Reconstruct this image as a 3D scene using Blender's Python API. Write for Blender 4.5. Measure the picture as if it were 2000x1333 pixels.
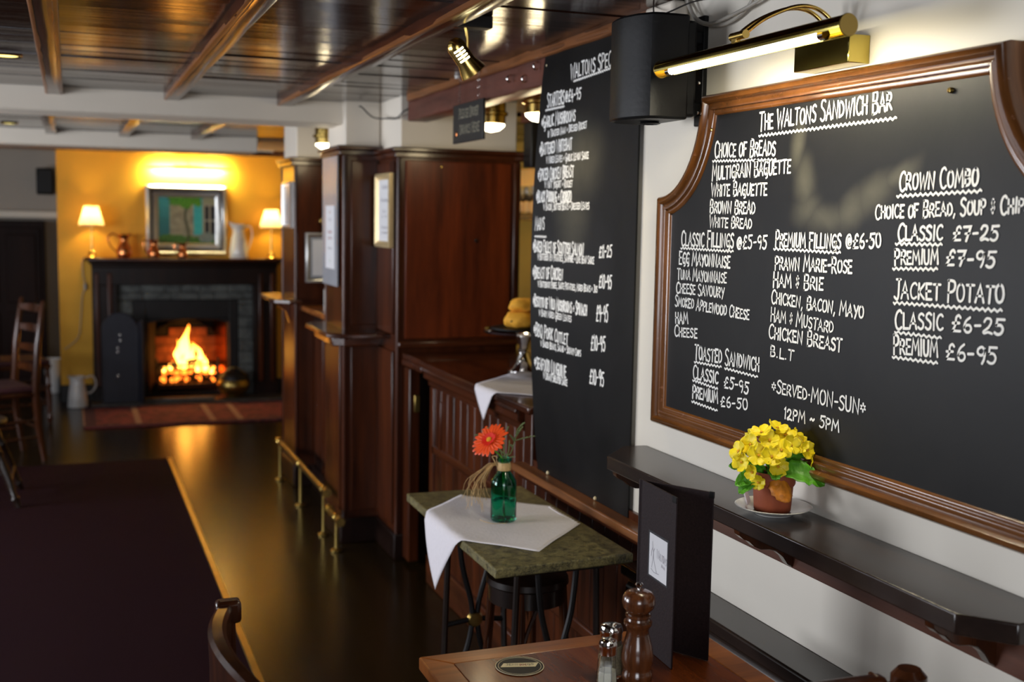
import bpy, bmesh, math, random
from mathutils import Vector, Matrix
from math import pi, sin, cos, radians
random.seed(7)
for o in list(bpy.data.objects): bpy.data.objects.remove(o)
scene = bpy.context.scene
COL = scene.collection

# ------------------------------------------------------------------ camera, light, exposure
YAW, PITCH, ROLL = 0.36932, 0.105507, 0.0171886
EYE = Vector((0, 0, 1.60))
fw = Vector((sin(YAW)*cos(PITCH), cos(YAW)*cos(PITCH), -sin(PITCH)))
rt = Vector((cos(YAW), -sin(YAW), 0)); up = rt.cross(fw)
r2 = cos(ROLL)*rt + sin(ROLL)*up; u2 = -sin(ROLL)*rt + cos(ROLL)*up
cd = bpy.data.cameras.new('camera'); cam = bpy.data.objects.new('camera', cd); COL.objects.link(cam)
cam.matrix_world = Matrix(((r2.x, u2.x, -fw.x, 0), (r2.y, u2.y, -fw.y, 0), (r2.z, u2.z, -fw.z, 1.60), (0, 0, 0, 1)))
cd.sensor_width = 36; cd.sensor_fit = 'HORIZONTAL'; cd.lens = 2234.2*36/2000
cd.clip_start = 0.05; cd.clip_end = 60
cd.dof.use_dof = True; cd.dof.focus_distance = 2.45; cd.dof.aperture_fstop = 3.2
scene.camera = cam
scene.view_settings.view_transform = 'Standard'; scene.view_settings.look = 'None'
scene.view_settings.gamma = 1.0; scene.view_settings.use_curve_mapping = False
scene.view_settings.exposure = 0.12
w = bpy.data.worlds.new('world'); scene.world = w; w.use_nodes = True
w.node_tree.nodes['Background'].inputs[0].default_value = (0.55, 0.65, 0.85, 1)
w.node_tree.nodes['Background'].inputs[1].default_value = 0.03

def light(name, kind, loc, energy, color, size=None, size_y=None, target=None, **kw):
    d = bpy.data.lights.new(name, kind); o = bpy.data.objects.new(name, d); COL.objects.link(o)
    o.location = loc; d.energy = energy; d.color = color
    if kind == 'AREA':
        d.shape = 'RECTANGLE'; d.size = size; d.size_y = size_y or size
    elif size is not None: d.shadow_soft_size = size
    for k, v in kw.items(): setattr(d, k, v)
    if target is not None:
        o.rotation_euler = (Vector(target)-Vector(loc)).to_track_quat('-Z', 'Y').to_euler()
    return o
DAY = (0.90, 0.93, 1.0)
# daylight through the three windows of the left wall and the one behind the camera
light('daylight_left_near', 'AREA', (-2.93, 3.6, 1.35), 85, DAY, 1.5, 1.1, (0, 3.6, 1.25))
light('daylight_left_middle', 'AREA', (-2.93, 6.3, 1.35), 72, DAY, 1.3, 1.1, (0, 6.3, 1.25))
light('daylight_left_far', 'AREA', (-2.93, 9.2, 1.35), 5, DAY, 1.3, 1.1, (0, 9.2, 1.25))
light('daylight_rear', 'AREA', (-0.6, -1.93, 1.45), 44, DAY, 1.6, 1.1, (0, 3, 1.30))

# ------------------------------------------------------------------ materials
MATS = {}
def nodes(name):
    m = bpy.data.materials.new(name); m.use_nodes = True
    nt = m.node_tree; b = nt.nodes['Principled BSDF']; MATS[name] = m
    return m, nt, b
def N(nt, t, **kw):
    n = nt.nodes.new(t)
    for k, v in kw.items():
        if k.startswith('i_'):
            n.inputs[k[2:].replace('_', ' ')].default_value = v
        else: setattr(n, k, v)
    return n
def bump(nt, b, src, strength=0.2, dist=0.01):
    bn = N(nt, 'ShaderNodeBump'); bn.inputs['Strength'].default_value = strength; bn.inputs['Distance'].default_value = dist
    nt.links.new(src, bn.inputs['Height']); nt.links.new(bn.outputs[0], b.inputs['Normal'])
def coords(nt, scale, kind='Object', rot=(0, 0, 0)):
    tc = N(nt, 'ShaderNodeTexCoord'); mp = N(nt, 'ShaderNodeMapping')
    mp.inputs['Scale'].default_value = scale; mp.inputs['Rotation'].default_value = rot
    nt.links.new(tc.outputs[kind], mp.inputs['Vector']); return mp.outputs[0]
def ramp(nt, src, stops):
    r = N(nt, 'ShaderNodeValToRGB'); e = r.color_ramp.elements
    e[0].position, e[0].color = stops[0][0], (*stops[0][1], 1); e[1].position, e[1].color = stops[-1][0], (*stops[-1][1], 1)
    for p, c in stops[1:-1]:
        x = e.new(p); x.color = (*c, 1)
    nt.links.new(src, r.inputs[0]); return r.outputs[0]
def noise(nt, vec, scale, detail=5, rough=.55, dist=0.0):
    n = N(nt, 'ShaderNodeTexNoise'); n.inputs['Scale'].default_value = scale; n.inputs['Detail'].default_value = detail
    n.inputs['Roughness'].default_value = rough; n.inputs['Distortion'].default_value = dist
    nt.links.new(vec, n.inputs['Vector']); return n.outputs['Fac']
def plain(name, col, rough=.5, metal=0., var=.12, nscale=12, bmp=0., coat=0., **kw):
    m, nt, b = nodes(name)
    f = noise(nt, coords(nt, (1, 1, 1)), nscale)
    c1 = tuple(min(1, c*(1+var)) for c in col); c0 = tuple(c*(1-var) for c in col)
    nt.links.new(ramp(nt, f, [(.3, c0), (.7, c1)]), b.inputs['Base Color'])
    b.inputs['Roughness'].default_value = rough; b.inputs['Metallic'].default_value = metal
    b.inputs['Coat Weight'].default_value = coat; b.inputs['Coat Roughness'].default_value = .12
    if bmp: bump(nt, b, f, bmp, .004)
    for k, v in kw.items(): b.inputs[k.replace('_', ' ')].default_value = v
    return m
def wood(name, dark, light_, rough=.3, grain=(1, 1, 8), scale=6, bmp=.08, coat=0., wear=None, spec=.5):
    """grain: stretch; the axis with the smallest number is the grain direction"""
    m, nt, b = nodes(name)
    v = coords(nt, grain)
    f = noise(nt, v, scale, 8, .65, .6); g = noise(nt, v, scale*5, 4, .6)
    mx = N(nt, 'ShaderNodeMath', operation='MULTIPLY_ADD'); nt.links.new(g, mx.inputs[0]); mx.inputs[1].default_value = .35
    nt.links.new(f, mx.inputs[2])
    mid = tuple((a+c)/2 for a, c in zip(dark, light_))
    col = ramp(nt, mx.outputs[0], [(.48, dark), (.66, mid), (.84, light_)])
    if wear:
        wf = noise(nt, coords(nt, (1, 1, 1)), 38, 6, .7)
        wr = ramp(nt, wf, [(.64, (0, 0, 0)), (.70, (1, 1, 1))])
        mm = N(nt, 'ShaderNodeMix', data_type='RGBA'); nt.links.new(wr, mm.inputs[0]); nt.links.new(col, mm.inputs[6])
        mm.inputs[7].default_value = (*wear, 1); col = mm.outputs[2]
    nt.links.new(col, b.inputs['Base Color'])
    b.inputs['Roughness'].default_value = rough; b.inputs['Coat Weight'].default_value = coat; b.inputs['Coat Roughness'].default_value = .1
    b.inputs['Specular IOR Level'].default_value = spec
    bump(nt, b, mx.outputs[0], bmp, .003)
    return m
def emit(name, col, strength):
    m, nt, b = nodes(name); b.inputs['Base Color'].default_value = (*col, 1)
    b.inputs['Emission Color'].default_value = (*col, 1); b.inputs['Emission Strength'].default_value = strength; return m

wood('mahogany', (.016, .0042, .0016), (.095, .022, .006), .28, (1, 1, .09), 9, .05, .10, spec=.32)
wood('mahogany_red', (.050, .0085, .0022), (.19, .034, .007), .34, (1, 1, .10), 7, .05, .05, spec=.30)
wood('mahogany_along', (.018, .0048, .002), (.10, .024, .007), .25, (1, .09, 1), 9, .05, .3)
wood('mahogany_across', (.018, .0048, .002), (.10, .024, .007), .25, (.09, 1, 1), 9, .05, .3)
wood('ceiling_varnish', (.007, .0018, .0008), (.034, .008, .0022), .15, (.05, 1, 1), 5, .6, .0, spec=.30)
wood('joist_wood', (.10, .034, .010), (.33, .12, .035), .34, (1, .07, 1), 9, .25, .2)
wood('beam_pink', (.060, .014, .007), (.16, .045, .025), .45, (1, .07, 1), 7, .2)
wood('frame_wood', (.040, .013, .004), (.26, .095, .022), .24, (1, .10, .10), 10, .25, .5, wear=(.30, .13, .07))
wood('shelf_wood', (.011, .0065, .005), (.036, .020, .014), .26, (1, .07, 1), 8, .10, .15)
wood('ledger_wood', (.05, .015, .007), (.15, .048, .022), .4, (1, .08, 1), 8, .1)
wood('table_wood', (.055, .011, .003), (.22, .050, .009), .26, (.9, .12, 1), 11, .06, .1, spec=.35)
wood('table_edge', (.12, .032, .007), (.42, .135, .028), .28, (.10, .9, 1), 11, .06, .1, spec=.4)
wood('chair_wood', (.014, .0042, .002), (.075, .021, .006), .24, (1, 1, .1), 9, .05, .2, spec=.4)
wood('chair_dark', (.006, .003, .002), (.020, .009, .005), .3, (1, 1, .1), 9, .05, .2)
wood('mill_wood', (.045, .013, .005), (.17, .056, .018), .22, (1, 1, .12), 30, .05, .6)
wood('walnut_dark', (.006, .0025, .002), (.018, .007, .004), .34, (1, 1, .1), 8, .05, .0, spec=.28)
wood('door_wood', (.006, .0025, .002), (.018, .007, .005), .5, (1, 1, .1), 6, .05, spec=.12)
wood('floor_wood', (.009, .0045, .0012), (.024, .013, .003), .23, (1, .06, 1), 3, .02, .0, spec=.32)
plain('white_paint', (.80, .73, .62), .62, var=.03, nscale=3, bmp=.05)
plain('white_wall', (.82, .77, .67), .55, var=.025, nscale=2.5, bmp=.06)
plain('yellow_wall', (.78, .40, .028), .6, var=.05, nscale=2, bmp=.1)
plain('ochre_wall', (.55, .33, .05), .6, var=.06, nscale=2)
plain('far_wall', (.40, .36, .31), .7, var=.04, nscale=3)
plain('grey_wall', (.22, .18, .15), .7, var=.08, nscale=2)
plain('black_paint', (.010, .009, .009), .45, var=.1)
plain('black_plastic', (.006, .006, .0065), .42, var=.1, nscale=90, bmp=.08, Specular_IOR_Level=.25)
plain('black_leather', (.020, .011, .012), .62, var=.25, nscale=220, bmp=.2, Specular_IOR_Level=.22)
plain('iron', (.009, .007, .007), .5, metal=.2, var=.2, nscale=20, bmp=.1)
plain('iron_blue', (.016, .016, .025), .5, metal=.1, var=.15, nscale=14, bmp=.1)
plain('brass', (.72, .50, .14), .22, metal=1., var=.06)
plain('brass_old', (.42, .29, .085), .34, metal=1., var=.12, nscale=9)
plain('copper', (.72, .26, .09), .20, metal=1., var=.1)
plain('chrome', (.82, .80, .77), .08, metal=1., var=.02)
plain('silver_frame', (.62, .62, .60), .28, metal=.8, var=.08)
plain('gold_frame', (.66, .50, .26), .35, metal=.4, var=.1)
plain('paper', (.78, .78, .80), .7, var=.02)
plain('poster_grey', (.36, .38, .42), .25, var=.08, nscale=3)
plain('cloth_white', (.84, .80, .84), .85, var=.03, nscale=120, bmp=.2)
plain('china', (.78, .77, .73), .15, var=.02, coat=.5)
plain('enamel', (.74, .73, .72), .25, var=.03)
plain('terracotta', (.33, .075, .028), .62, var=.14, nscale=14, bmp=.08)
plain('soil', (.02, .012, .008), .95, var=.3, nscale=60, bmp=.5)
plain('leaf_green', (.10, .36, .02), .42, var=.3, nscale=45, bmp=.5, Subsurface_Weight=.0)
plain('leaf_grey', (.22, .30, .13), .5, var=.2, nscale=40, bmp=.2)
plain('leaf_orange', (.66, .22, .015), .55, var=.3, nscale=50, bmp=.4)
plain('petal_yellow', (.98, .76, .012), .5, var=.08, nscale=25, bmp=.15)
plain('petal_centre', (.75, .36, .01), .6, var=.15, nscale=40)
plain('petal_orange', (.90, .085, .008), .5, var=.12, nscale=40)
plain('petal_red', (.85, .02, .006), .55, var=.1)
plain('raffia', (.60, .40, .17), .6, var=.25, nscale=60, bmp=.2)
plain('chalk', (.92, .92, .90), .8, var=.04, nscale=200)
plain('chalk_dim', (.62, .60, .58), .8, var=.05, nscale=200)
plain('sign_ink', (.26, .24, .17), .7, var=.2, nscale=60)
plain('ink_black', (.02, .02, .025), .6)
plain('ink_grey', (.38, .36, .40), .6)
plain('ink_red', (.45, .03, .02), .6)
plain('label_cream', (.85, .72, .45), .55)
plain('red_card', (.24, .008, .014), .4)
plain('scone', (.90, .40, .030), .75, var=.25, nscale=30, bmp=.5)
plain('cable_grey', (.42, .39, .34), .5)
plain('cable_dark', (.04, .035, .03), .5)
plain('red_seat', (.050, .010, .012), .7, var=.2, nscale=50)
plain('salt', (.82, .78, .66), .9, var=.05, nscale=300)
plain('pepper_grain', (.30, .24, .15), .9, var=.4, nscale=400)
plain('soot', (.006, .004, .003), .95, var=.4, nscale=20)
plain('sooty_brick', (.14, .035, .014), .85, var=.5, nscale=9, bmp=.1)
plain('brass_mirror', (.50, .40, .10), .10, metal=1., var=.05)
plain('coal', (.012, .010, .010), .7, var=.5, nscale=60, bmp=.5)
plain('log_bark', (.22, .17, .12), .8, var=.4, nscale=30, bmp=.5)

def board_mat(name, pale_patches):
    m, nt, b = nodes(name)
    v = coords(nt, (1, 1, 1)); f = noise(nt, v, 3.2, 6, .6, .5); g = noise(nt, v, 60, 3)
    base = ramp(nt, f, [(.35, (.0045, .0043, .0046)), (.75, (.011, .0102, .0098))])
    col = base
    if pale_patches:
        # soft pale ellipses; on the sandwich board a hook-shaped smear of wiped chalk (metres, object space y/z)
        acc = None
        wn = N(nt, 'ShaderNodeTexNoise'); wn.inputs['Scale'].default_value = 7; wn.inputs['Detail'].default_value = 3; nt.links.new(v, wn.inputs['Vector'])
        wa = N(nt, 'ShaderNodeVectorMath', operation='MULTIPLY_ADD'); nt.links.new(wn.outputs['Color'], wa.inputs[0]); wa.inputs[1].default_value = (.06, .06, .06); wa.inputs[2].default_value = (-.03, -.03, -.03)
        wb = N(nt, 'ShaderNodeVectorMath', operation='ADD'); nt.links.new(wa.outputs[0], wb.inputs[0]); nt.links.new(v, wb.inputs[1]); v = wb.outputs[0]
        for (y, z, ry, rz, a) in pale_patches:
            sp = N(nt, 'ShaderNodeVectorMath', operation='SUBTRACT'); nt.links.new(v, sp.inputs[0]); sp.inputs[1].default_value = (0, y, z)
            ro = N(nt, 'ShaderNodeVectorRotate', rotation_type='X_AXIS'); nt.links.new(sp.outputs[0], ro.inputs['Vector']); ro.inputs['Angle'].default_value = a
            sc = N(nt, 'ShaderNodeVectorMath', operation='MULTIPLY'); nt.links.new(ro.outputs[0], sc.inputs[0]); sc.inputs[1].default_value = (0, 1/ry, 1/rz)
            ln = N(nt, 'ShaderNodeVectorMath', operation='LENGTH'); nt.links.new(sc.outputs[0], ln.inputs[0])
            mr = N(nt, 'ShaderNodeMapRange', interpolation_type='SMOOTHSTEP'); nt.links.new(ln.outputs['Value'], mr.inputs[0])
            mr.inputs[1].default_value = .0; mr.inputs[2].default_value = 1.45; mr.inputs[3].default_value = .8; mr.inputs[4].default_value = 0
            if acc is None: acc = mr.outputs[0]
            else:
                mx = N(nt, 'ShaderNodeMath', operation='MAXIMUM'); nt.links.new(acc, mx.inputs[0]); nt.links.new(mr.outputs[0], mx.inputs[1]); acc = mx.outputs[0]
        ml = N(nt, 'ShaderNodeMath', operation='MULTIPLY'); nt.links.new(acc, ml.inputs[0]); nt.links.new(f, ml.inputs[1])
        mm = N(nt, 'ShaderNodeMix', data_type='RGBA'); nt.links.new(ml.outputs[0], mm.inputs[0]); nt.links.new(base, mm.inputs[6])
        mm.inputs[7].default_value = (.16, .15, .11, 1); col = mm.outputs[2]
    nt.links.new(col, b.inputs['Base Color']); b.inputs['Roughness'].default_value = .40; b.inputs['Specular IOR Level'].default_value = .18
    bump(nt, b, g, .04, .002); return m
board_mat('chalkboard_specials', [(0.0, 1.0, .16, .12, 0), (.02, .82, .10, .10, 0)])  # two soft paler patches in the middle of the board
board_mat('chalkboard_sandwich', [(.105, .685, .026, .060, 0), (.075, .60, .036, .065, -.1), (.070, .548, .05, .036, .2), (.0, .530, .080, .032, 0), (-.085, .545, .065, .034, .5), (-.150, .580, .065, .034, .6), (-.215, .618, .06, .022, .5)])

def stone_mat(name, a, c, rough, scale, bm):
    m, nt, b = nodes(name); v = coords(nt, (1, 1, 1)); f = noise(nt, v, scale, 8, .7, .4); g = noise(nt, v, scale*6, 4, .7)
    mx = N(nt, 'ShaderNodeMath', operation='MULTIPLY_ADD'); nt.links.new(g, mx.inputs[0]); mx.inputs[1].default_value = .6; nt.links.new(f, mx.inputs[2])
    nt.links.new(ramp(nt, mx.outputs[0], [(.62, a), (.94, c)]), b.inputs['Base Color']); b.inputs['Roughness'].default_value = rough
    bump(nt, b, mx.outputs[0], bm, .004)
stone_mat('slate_top', (.022, .020, .009), (.26, .22, .085), .32, 38, .9)
stone_mat('slate_grey', (.035, .038, .038), (.12, .13, .12), .6, 9, .6)
stone_mat('hearth_slate', (.02, .018, .016), (.07, .06, .05), .4, 6, .3)

def glass(name, col, rough=.02, ior=1.45):
    m, nt, b = nodes(name); b.inputs['Base Color'].default_value = (*col, 1); b.inputs['Transmission Weight'].default_value = 1
    b.inputs['Roughness'].default_value = rough; b.inputs['IOR'].default_value = ior; return m
glass('clear_glass', (.95, .97, .93)); glass('green_glass', (.10, .60, .42)); glass('amber_glass', (.75, .35, .05))
glass('vase_water', (.80, 1.0, .95), 0, 1.33)

# carpet
m, nt, b = nodes('carpet_maroon'); v = coords(nt, (1, 1, 1)); f = noise(nt, v, 260, 3, .7); g = noise(nt, v, 2, 3)
nt.links.new(ramp(nt, f, [(.3, (.006, .001, .002)), (.7, (.027, .0042, .008))]), b.inputs['Base Color']); b.inputs['Roughness'].default_value = .95
b.inputs['Specular IOR Level'].default_value = .1; bump(nt, b, f, .6, .004)
# rug: bands and medallion blocks
m, nt, b = nodes('rug_red'); v = coords(nt, (1, 1, 1))
sx = N(nt, 'ShaderNodeSeparateXYZ'); nt.links.new(v, sx.inputs[0])
f = noise(nt, v, 26, 3, .6); vo = N(nt, 'ShaderNodeTexVoronoi'); vo.inputs['Scale'].default_value = 7; vo.distance = 'MANHATTAN'; nt.links.new(v, vo.inputs['Vector'])
c1 = ramp(nt, vo.outputs['Distance'], [(.15, (.21, .08, .06)), (.22, (.12, .018, .022)), (.45, (.05, .008, .016)), (.6, (.17, .03, .03))])
mf = N(nt, 'ShaderNodeMix', data_type='RGBA', blend_type='OVERLAY'); mf.inputs[0].default_value = .7
nt.links.new(c1, mf.inputs[6]); nt.links.new(ramp(nt, f, [(.3, (.2, .2, .2)), (.7, (.8, .8, .8))]), mf.inputs[7])
nt.links.new(mf.outputs[2], b.inputs['Base Color']); b.inputs['Roughness'].default_value = .95; bump(nt, b, f, .4, .004)
plain('rug_stripe', (.34, .19, .13), .95, var=.15, nscale=60)
plain('rug_border', (.05, .010, .022), .95, var=.2, nscale=60)
# lamp shade: thin cream fabric lit from the bulb inside
m, nt, b = nodes('shade_fabric'); out = nt.nodes['Material Output']
tr = N(nt, 'ShaderNodeBsdfTranslucent'); tr.inputs[0].default_value = (.95, .80, .55, 1); df = N(nt, 'ShaderNodeBsdfDiffuse'); df.inputs[0].default_value = (.85, .72, .5, 1)
mx = N(nt, 'ShaderNodeMixShader'); mx.inputs[0].default_value = .6; nt.links.new(df.outputs[0], mx.inputs[1]); nt.links.new(tr.outputs[0], mx.inputs[2]); nt.links.new(mx.outputs[0], out.inputs[0])
emit('tube_light', (1.0, .97, .93), 14); emit('tube_far', (1.0, .90, .45), 60); emit('bulb_warm', (1.0, .72, .30), 26)
emit('bar_glow', (1.0, .90, .62), 9); emit('downlight_glow', (1.0, .80, .25), 2.5); emit('ember', (1.0, .22, .02), 3.0)
emit('spot_glow', (1.0, .86, .45), 14)
m, nt, b = nodes('flame'); v = coords(nt, (1, 1, 1), 'Generated'); sx = N(nt, 'ShaderNodeSeparateXYZ'); nt.links.new(v, sx.inputs[0])
nt.links.new(ramp(nt, sx.outputs[2], [(0, (.7, .14, .01)), (.15, (1, .46, .07)), (.6, (1, .40, .05)), (1, (.45, .09, .004))]), b.inputs['Emission Color'])
b.inputs['Base Color'].default_value = (0, 0, 0, 1); b.inputs['Emission Strength'].default_value = 11
# painting: flat print driven by a colour attribute
m, nt, b = nodes('painted_canvas'); a = N(nt, 'ShaderNodeAttribute', attribute_name='paint'); nt.links.new(a.outputs['Color'], b.inputs['Base Color']); b.inputs['Roughness'].default_value = .5

# ------------------------------------------------------------------ builders
OFF = {}
class MB:
    def __init__(s): s.v = []; s.f = []
    def add(s, vs, fs):
        n = len(s.v); s.v += [tuple(p) for p in vs]; s.f += [tuple(i+n for i in q) for q in fs]; return s
    def box(s, x0, x1, y0, y1, z0, z1):
        return s.add([(x, y, z) for z in (z0, z1) for y in (y0, y1) for x in (x0, x1)],
                     [(0, 2, 3, 1), (4, 5, 7, 6), (0, 1, 5, 4), (2, 6, 7, 3), (0, 4, 6, 2), (1, 3, 7, 5)])
    def hexa(s, p):
        return s.add(p, [(0, 3, 2, 1), (4, 5, 6, 7), (0, 1, 5, 4), (1, 2, 6, 5), (2, 3, 7, 6), (3, 0, 4, 7)])
    def prism(s, pts, lo, hi, axis='z'):
        n = len(pts)
        def mk(a, c, t): return {'z': (a, c, t), 'y': (a, t, c), 'x': (t, a, c)}[axis]
        vs = [mk(a, c, lo) for a, c in pts]+[mk(a, c, hi) for a, c in pts]
        return s.add(vs, [tuple(range(n))[::-1], tuple(range(n, 2*n))]+[(i, (i+1) % n, n+(i+1) % n, n+i) for i in range(n)])
    def tube(s, path, r, n=10, caps=True, squash=1.0):
        path = [Vector(p) for p in path]; m_ = len(path)
        rs = r if isinstance(r, (list, tuple)) else [r]*m_
        t0 = (path[1]-path[0]).normalized(); ref = Vector((0, 0, 1)) if abs(t0.z) < .9 else Vector((1, 0, 0))
        u = t0.cross(ref).normalized(); vs = []
        for i, p in enumerate(path):
            t = (path[min(i+1, m_-1)]-path[max(i-1, 0)]).normalized()
            u = (u-t*u.dot(t)).normalized(); v = t.cross(u)
            for k in range(n):
                a = 2*pi*k/n; vs.append(p+u*cos(a)*rs[i]+v*sin(a)*rs[i]*squash)
        fs = [(i*n+k, i*n+(k+1) % n, (i+1)*n+(k+1) % n, (i+1)*n+k) for i in range(m_-1) for k in range(n)]
        if caps: fs += [tuple(range(n))[::-1], tuple(range((m_-1)*n, m_*n))]
        return s.add(vs, fs)
    def lathe(s, prof, c=(0, 0, 0), n=28, squash=1.0, axis=None, wob=None):
        """prof: (radius, height); radius 0 closes to a point"""
        vs = []; fs = []; rings = []
        q = Vector((0, 0, 1)).rotation_difference(Vector(axis)) if axis is not None else None
        for r, h in prof:
            if r <= 1e-6: rings.append([len(vs)]); pts = [Vector((0, 0, h))]
            else:
                rings.append(list(range(len(vs), len(vs)+n)))
                pts = [Vector((r*cos(2*pi*k/n)*(wob(k, n) if wob else 1), r*squash*sin(2*pi*k/n)*(wob(k, n) if wob else 1), h)) for k in range(n)]
            for p in pts:
                if q: p = q @ p
                vs.append(p+Vector(c))
        for a, b_ in zip(rings, rings[1:]):
            if len(a) == 1 and len(b_) == 1: continue
            for k in range(n):
                k2 = (k+1) % n
                if len(a) == 1: fs.append((a[0], b_[k2], b_[k])[::-1])
                elif len(b_) == 1: fs.append((a[k], a[k2], b_[0]))
                else: fs.append((a[k], a[k2], b_[k2], b_[k]))
        return s.add(vs, fs)
    def sweep(s, path, prof, closed=True):
        """path in (y,z), profile (inward offset, x) swept with mitred corners; loop orientation clockwise seen from -x"""
        n = len(path); P_ = [Vector(p) for p in path]; vs = []
        for i in range(n):
            a = (P_[i]-P_[i-1]).normalized() if (closed or i > 0) else (P_[1]-P_[0]).normalized()
            b_ = (P_[(i+1) % n]-P_[i]).normalized() if (closed or i < n-1) else a
            na = Vector((-a.y, a.x)); nb = Vector((-b_.y, b_.x)); m_ = (na+nb); m_ = m_/max(.3, m_.dot(na))
            for off, x in prof:
                q = P_[i]+m_*off; vs.append((x, q.x, q.y))
        k = len(prof); fs = []
        for i in range(n if closed else n-1):
            j = (i+1) % n
            for t in range(k-1): fs.append((i*k+t, i*k+t+1, j*k+t+1, j*k+t))
        return s.add(vs, fs)
def O(name, mb, mat, parent=None, label=None, cat=None, group=None, kind=None, local=False, smooth=True, bevel=0, solid=0, sub=0, ang=38):
    if isinstance(mb, MB): V, F = mb.v, mb.f
    else: V, F = mb
    V = [Vector(p) for p in V]
    if parent is None:
        xs = [p.x for p in V]; ys = [p.y for p in V]; zs = [p.z for p in V]
        org = Vector(((min(xs)+max(xs))/2, (min(ys)+max(ys))/2, min(zs)))
    else: org = OFF.get(parent.name, Vector())
    off = Vector() if local else org
    me = bpy.data.meshes.new(name); me.from_pydata([p-off for p in V], [], F); me.update()
    bm = bmesh.new(); bm.from_mesh(me); bmesh.ops.recalc_face_normals(bm, faces=bm.faces); bm.to_mesh(me); bm.free()
    me.materials.append(MATS[mat])
    if smooth:
        me.polygons.foreach_set('use_smooth', [True]*len(me.polygons)); me.set_sharp_from_angle(angle=radians(ang))
    o = bpy.data.objects.new(name, me); COL.objects.link(o)
    if parent is None:
        if not local: o.location = org
        OFF[o.name] = org if not local else Vector()
    else: o.parent = parent; OFF[o.name] = org if not local else Vector()
    if bevel:
        md = o.modifiers.new('bevel', 'BEVEL'); md.width = bevel; md.segments = 2; md.limit_method = 'ANGLE'; md.angle_limit = radians(40)
    if solid:
        md = o.modifiers.new('solid', 'SOLIDIFY'); md.thickness = solid; md.offset = 0
    if sub:
        md = o.modifiers.new('sub', 'SUBSURF'); md.levels = sub; md.render_levels = sub
    tag(o, label, cat, group, kind); return o
def tag(o, label=None, cat=None, group=None, kind=None):
    if label: o['label'] = label
    if cat: o['category'] = cat
    if group: o['group'] = group
    if kind: o['kind'] = kind
    return o
def T(name, label, cat, loc, rz=0, group=None):
    o = bpy.data.objects.new(name, None); COL.objects.link(o); o.location = loc; o.rotation_euler = (0, 0, rz)
    o.empty_display_size = .1; OFF[o.name] = Vector(loc); return tag(o, label, cat, group)
def copy_thing(o, parent=None):
    c = o.copy(); COL.objects.link(c); c.parent = parent
    for ch in o.children: copy_thing(ch, c)
    return c
def catmull(pts, n=6):
    pts = [Vector(p) for p in pts]; out = []
    for i in range(len(pts)-1):
        p0 = pts[max(i-1, 0)]; p1 = pts[i]; p2 = pts[i+1]; p3 = pts[min(i+2, len(pts)-1)]
        for k in range(n):
            t = k/n; out.append(.5*((2*p1)+(p2-p0)*t+(2*p0-5*p1+4*p2-p3)*t*t+(3*p1-p0-3*p2+p3)*t**3))
    out.append(pts[-1]); return out
def B(*a): return MB().box(*a)
# ------------------------------------------------------------------ the setting
S_ = dict(kind='structure')
W = 1.45; CZ = 2.15
fl = O('floor', B(-3, 3, -2, 11.3, -.05, 0), 'floor_wood', **S_)
rnd = random.Random(3)
ce = O('ceiling', B(-3, 3, -2, 11.3, CZ+.012, CZ+.06), 'ceiling_varnish', **S_)
me_cache = {}
y = .9
while y < 5.5:
    wd = .125+rnd.random()*.03; y1 = min(y+wd, 5.5)
    t = [rnd.uniform(-.0022, .0022) for _ in range(4)]
    mb = MB(); n = 12; x0, x1 = -1.9, 3.0
    for i in range(n+1):
        xx = x0+(x1-x0)*i/n; dz = sin(i*1.7+y*9)*.0012
        mb.v += [(xx, y+.001, CZ+dz+t[0]), (xx, y1-.001, CZ+dz+t[1]), (xx, y+.001, CZ+.014), (xx, y1-.001, CZ+.014)]
    mb.f += [(i*4, i*4+4, i*4+5, i*4+1) for i in range(n)]+[(i*4, i*4+2, i*4+6, i*4+4) for i in range(n)]+[(i*4+1, i*4+5, i*4+7, i*4+3) for i in range(n)]
    O('ceiling_plank', mb, 'ceiling_varnish', ce, bevel=.0); y = y1
y = 5.78
while y < 8.3:
    y1 = min(y+.14, 8.3); t = rnd.uniform(-.0015, .0015)
    O('ceiling_plank', B(-1.9, 3, y+.001, y1-.001, CZ+t, CZ+.014), 'ceiling_varnish', ce); y = y1
O('ceiling_plank', B(-1.9, 3, 8.62, 11.25, CZ-.001, CZ+.014), 'white_paint', ce, label='white painted stretch of ceiling before the chimney breast')
def joist(x, y0, y1, wd=.068, z0=CZ-.034):
    mb = MB(); n = 22; a = rnd.random()*9
    for i in range(n+1):
        yy = y0+(y1-y0)*i/n; j = .0035*sin(i*1.9+a)+rnd.uniform(-.002, .002); k = .003*sin(i*1.3+2*a)+rnd.uniform(-.002, .002)
        mb.v += [(x-wd/2+j, yy, z0+.004), (x-wd/2+.006+j, yy, z0), (x+wd/2-.006+k, yy, z0), (x+wd/2+k, yy, z0+.004), (x+wd/2+k, yy, CZ+.01), (x-wd/2+j, yy, CZ+.01)]
    m_ = 6
    mb.f += [(i*m_+k, i*m_+(k+1) % m_, (i+1)*m_+(k+1) % m_, (i+1)*m_+k) for i in range(n) for k in range(m_)]+[tuple(range(6)), tuple(range(n*6, n*6+6))]
    return mb
i_ = 1
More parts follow.
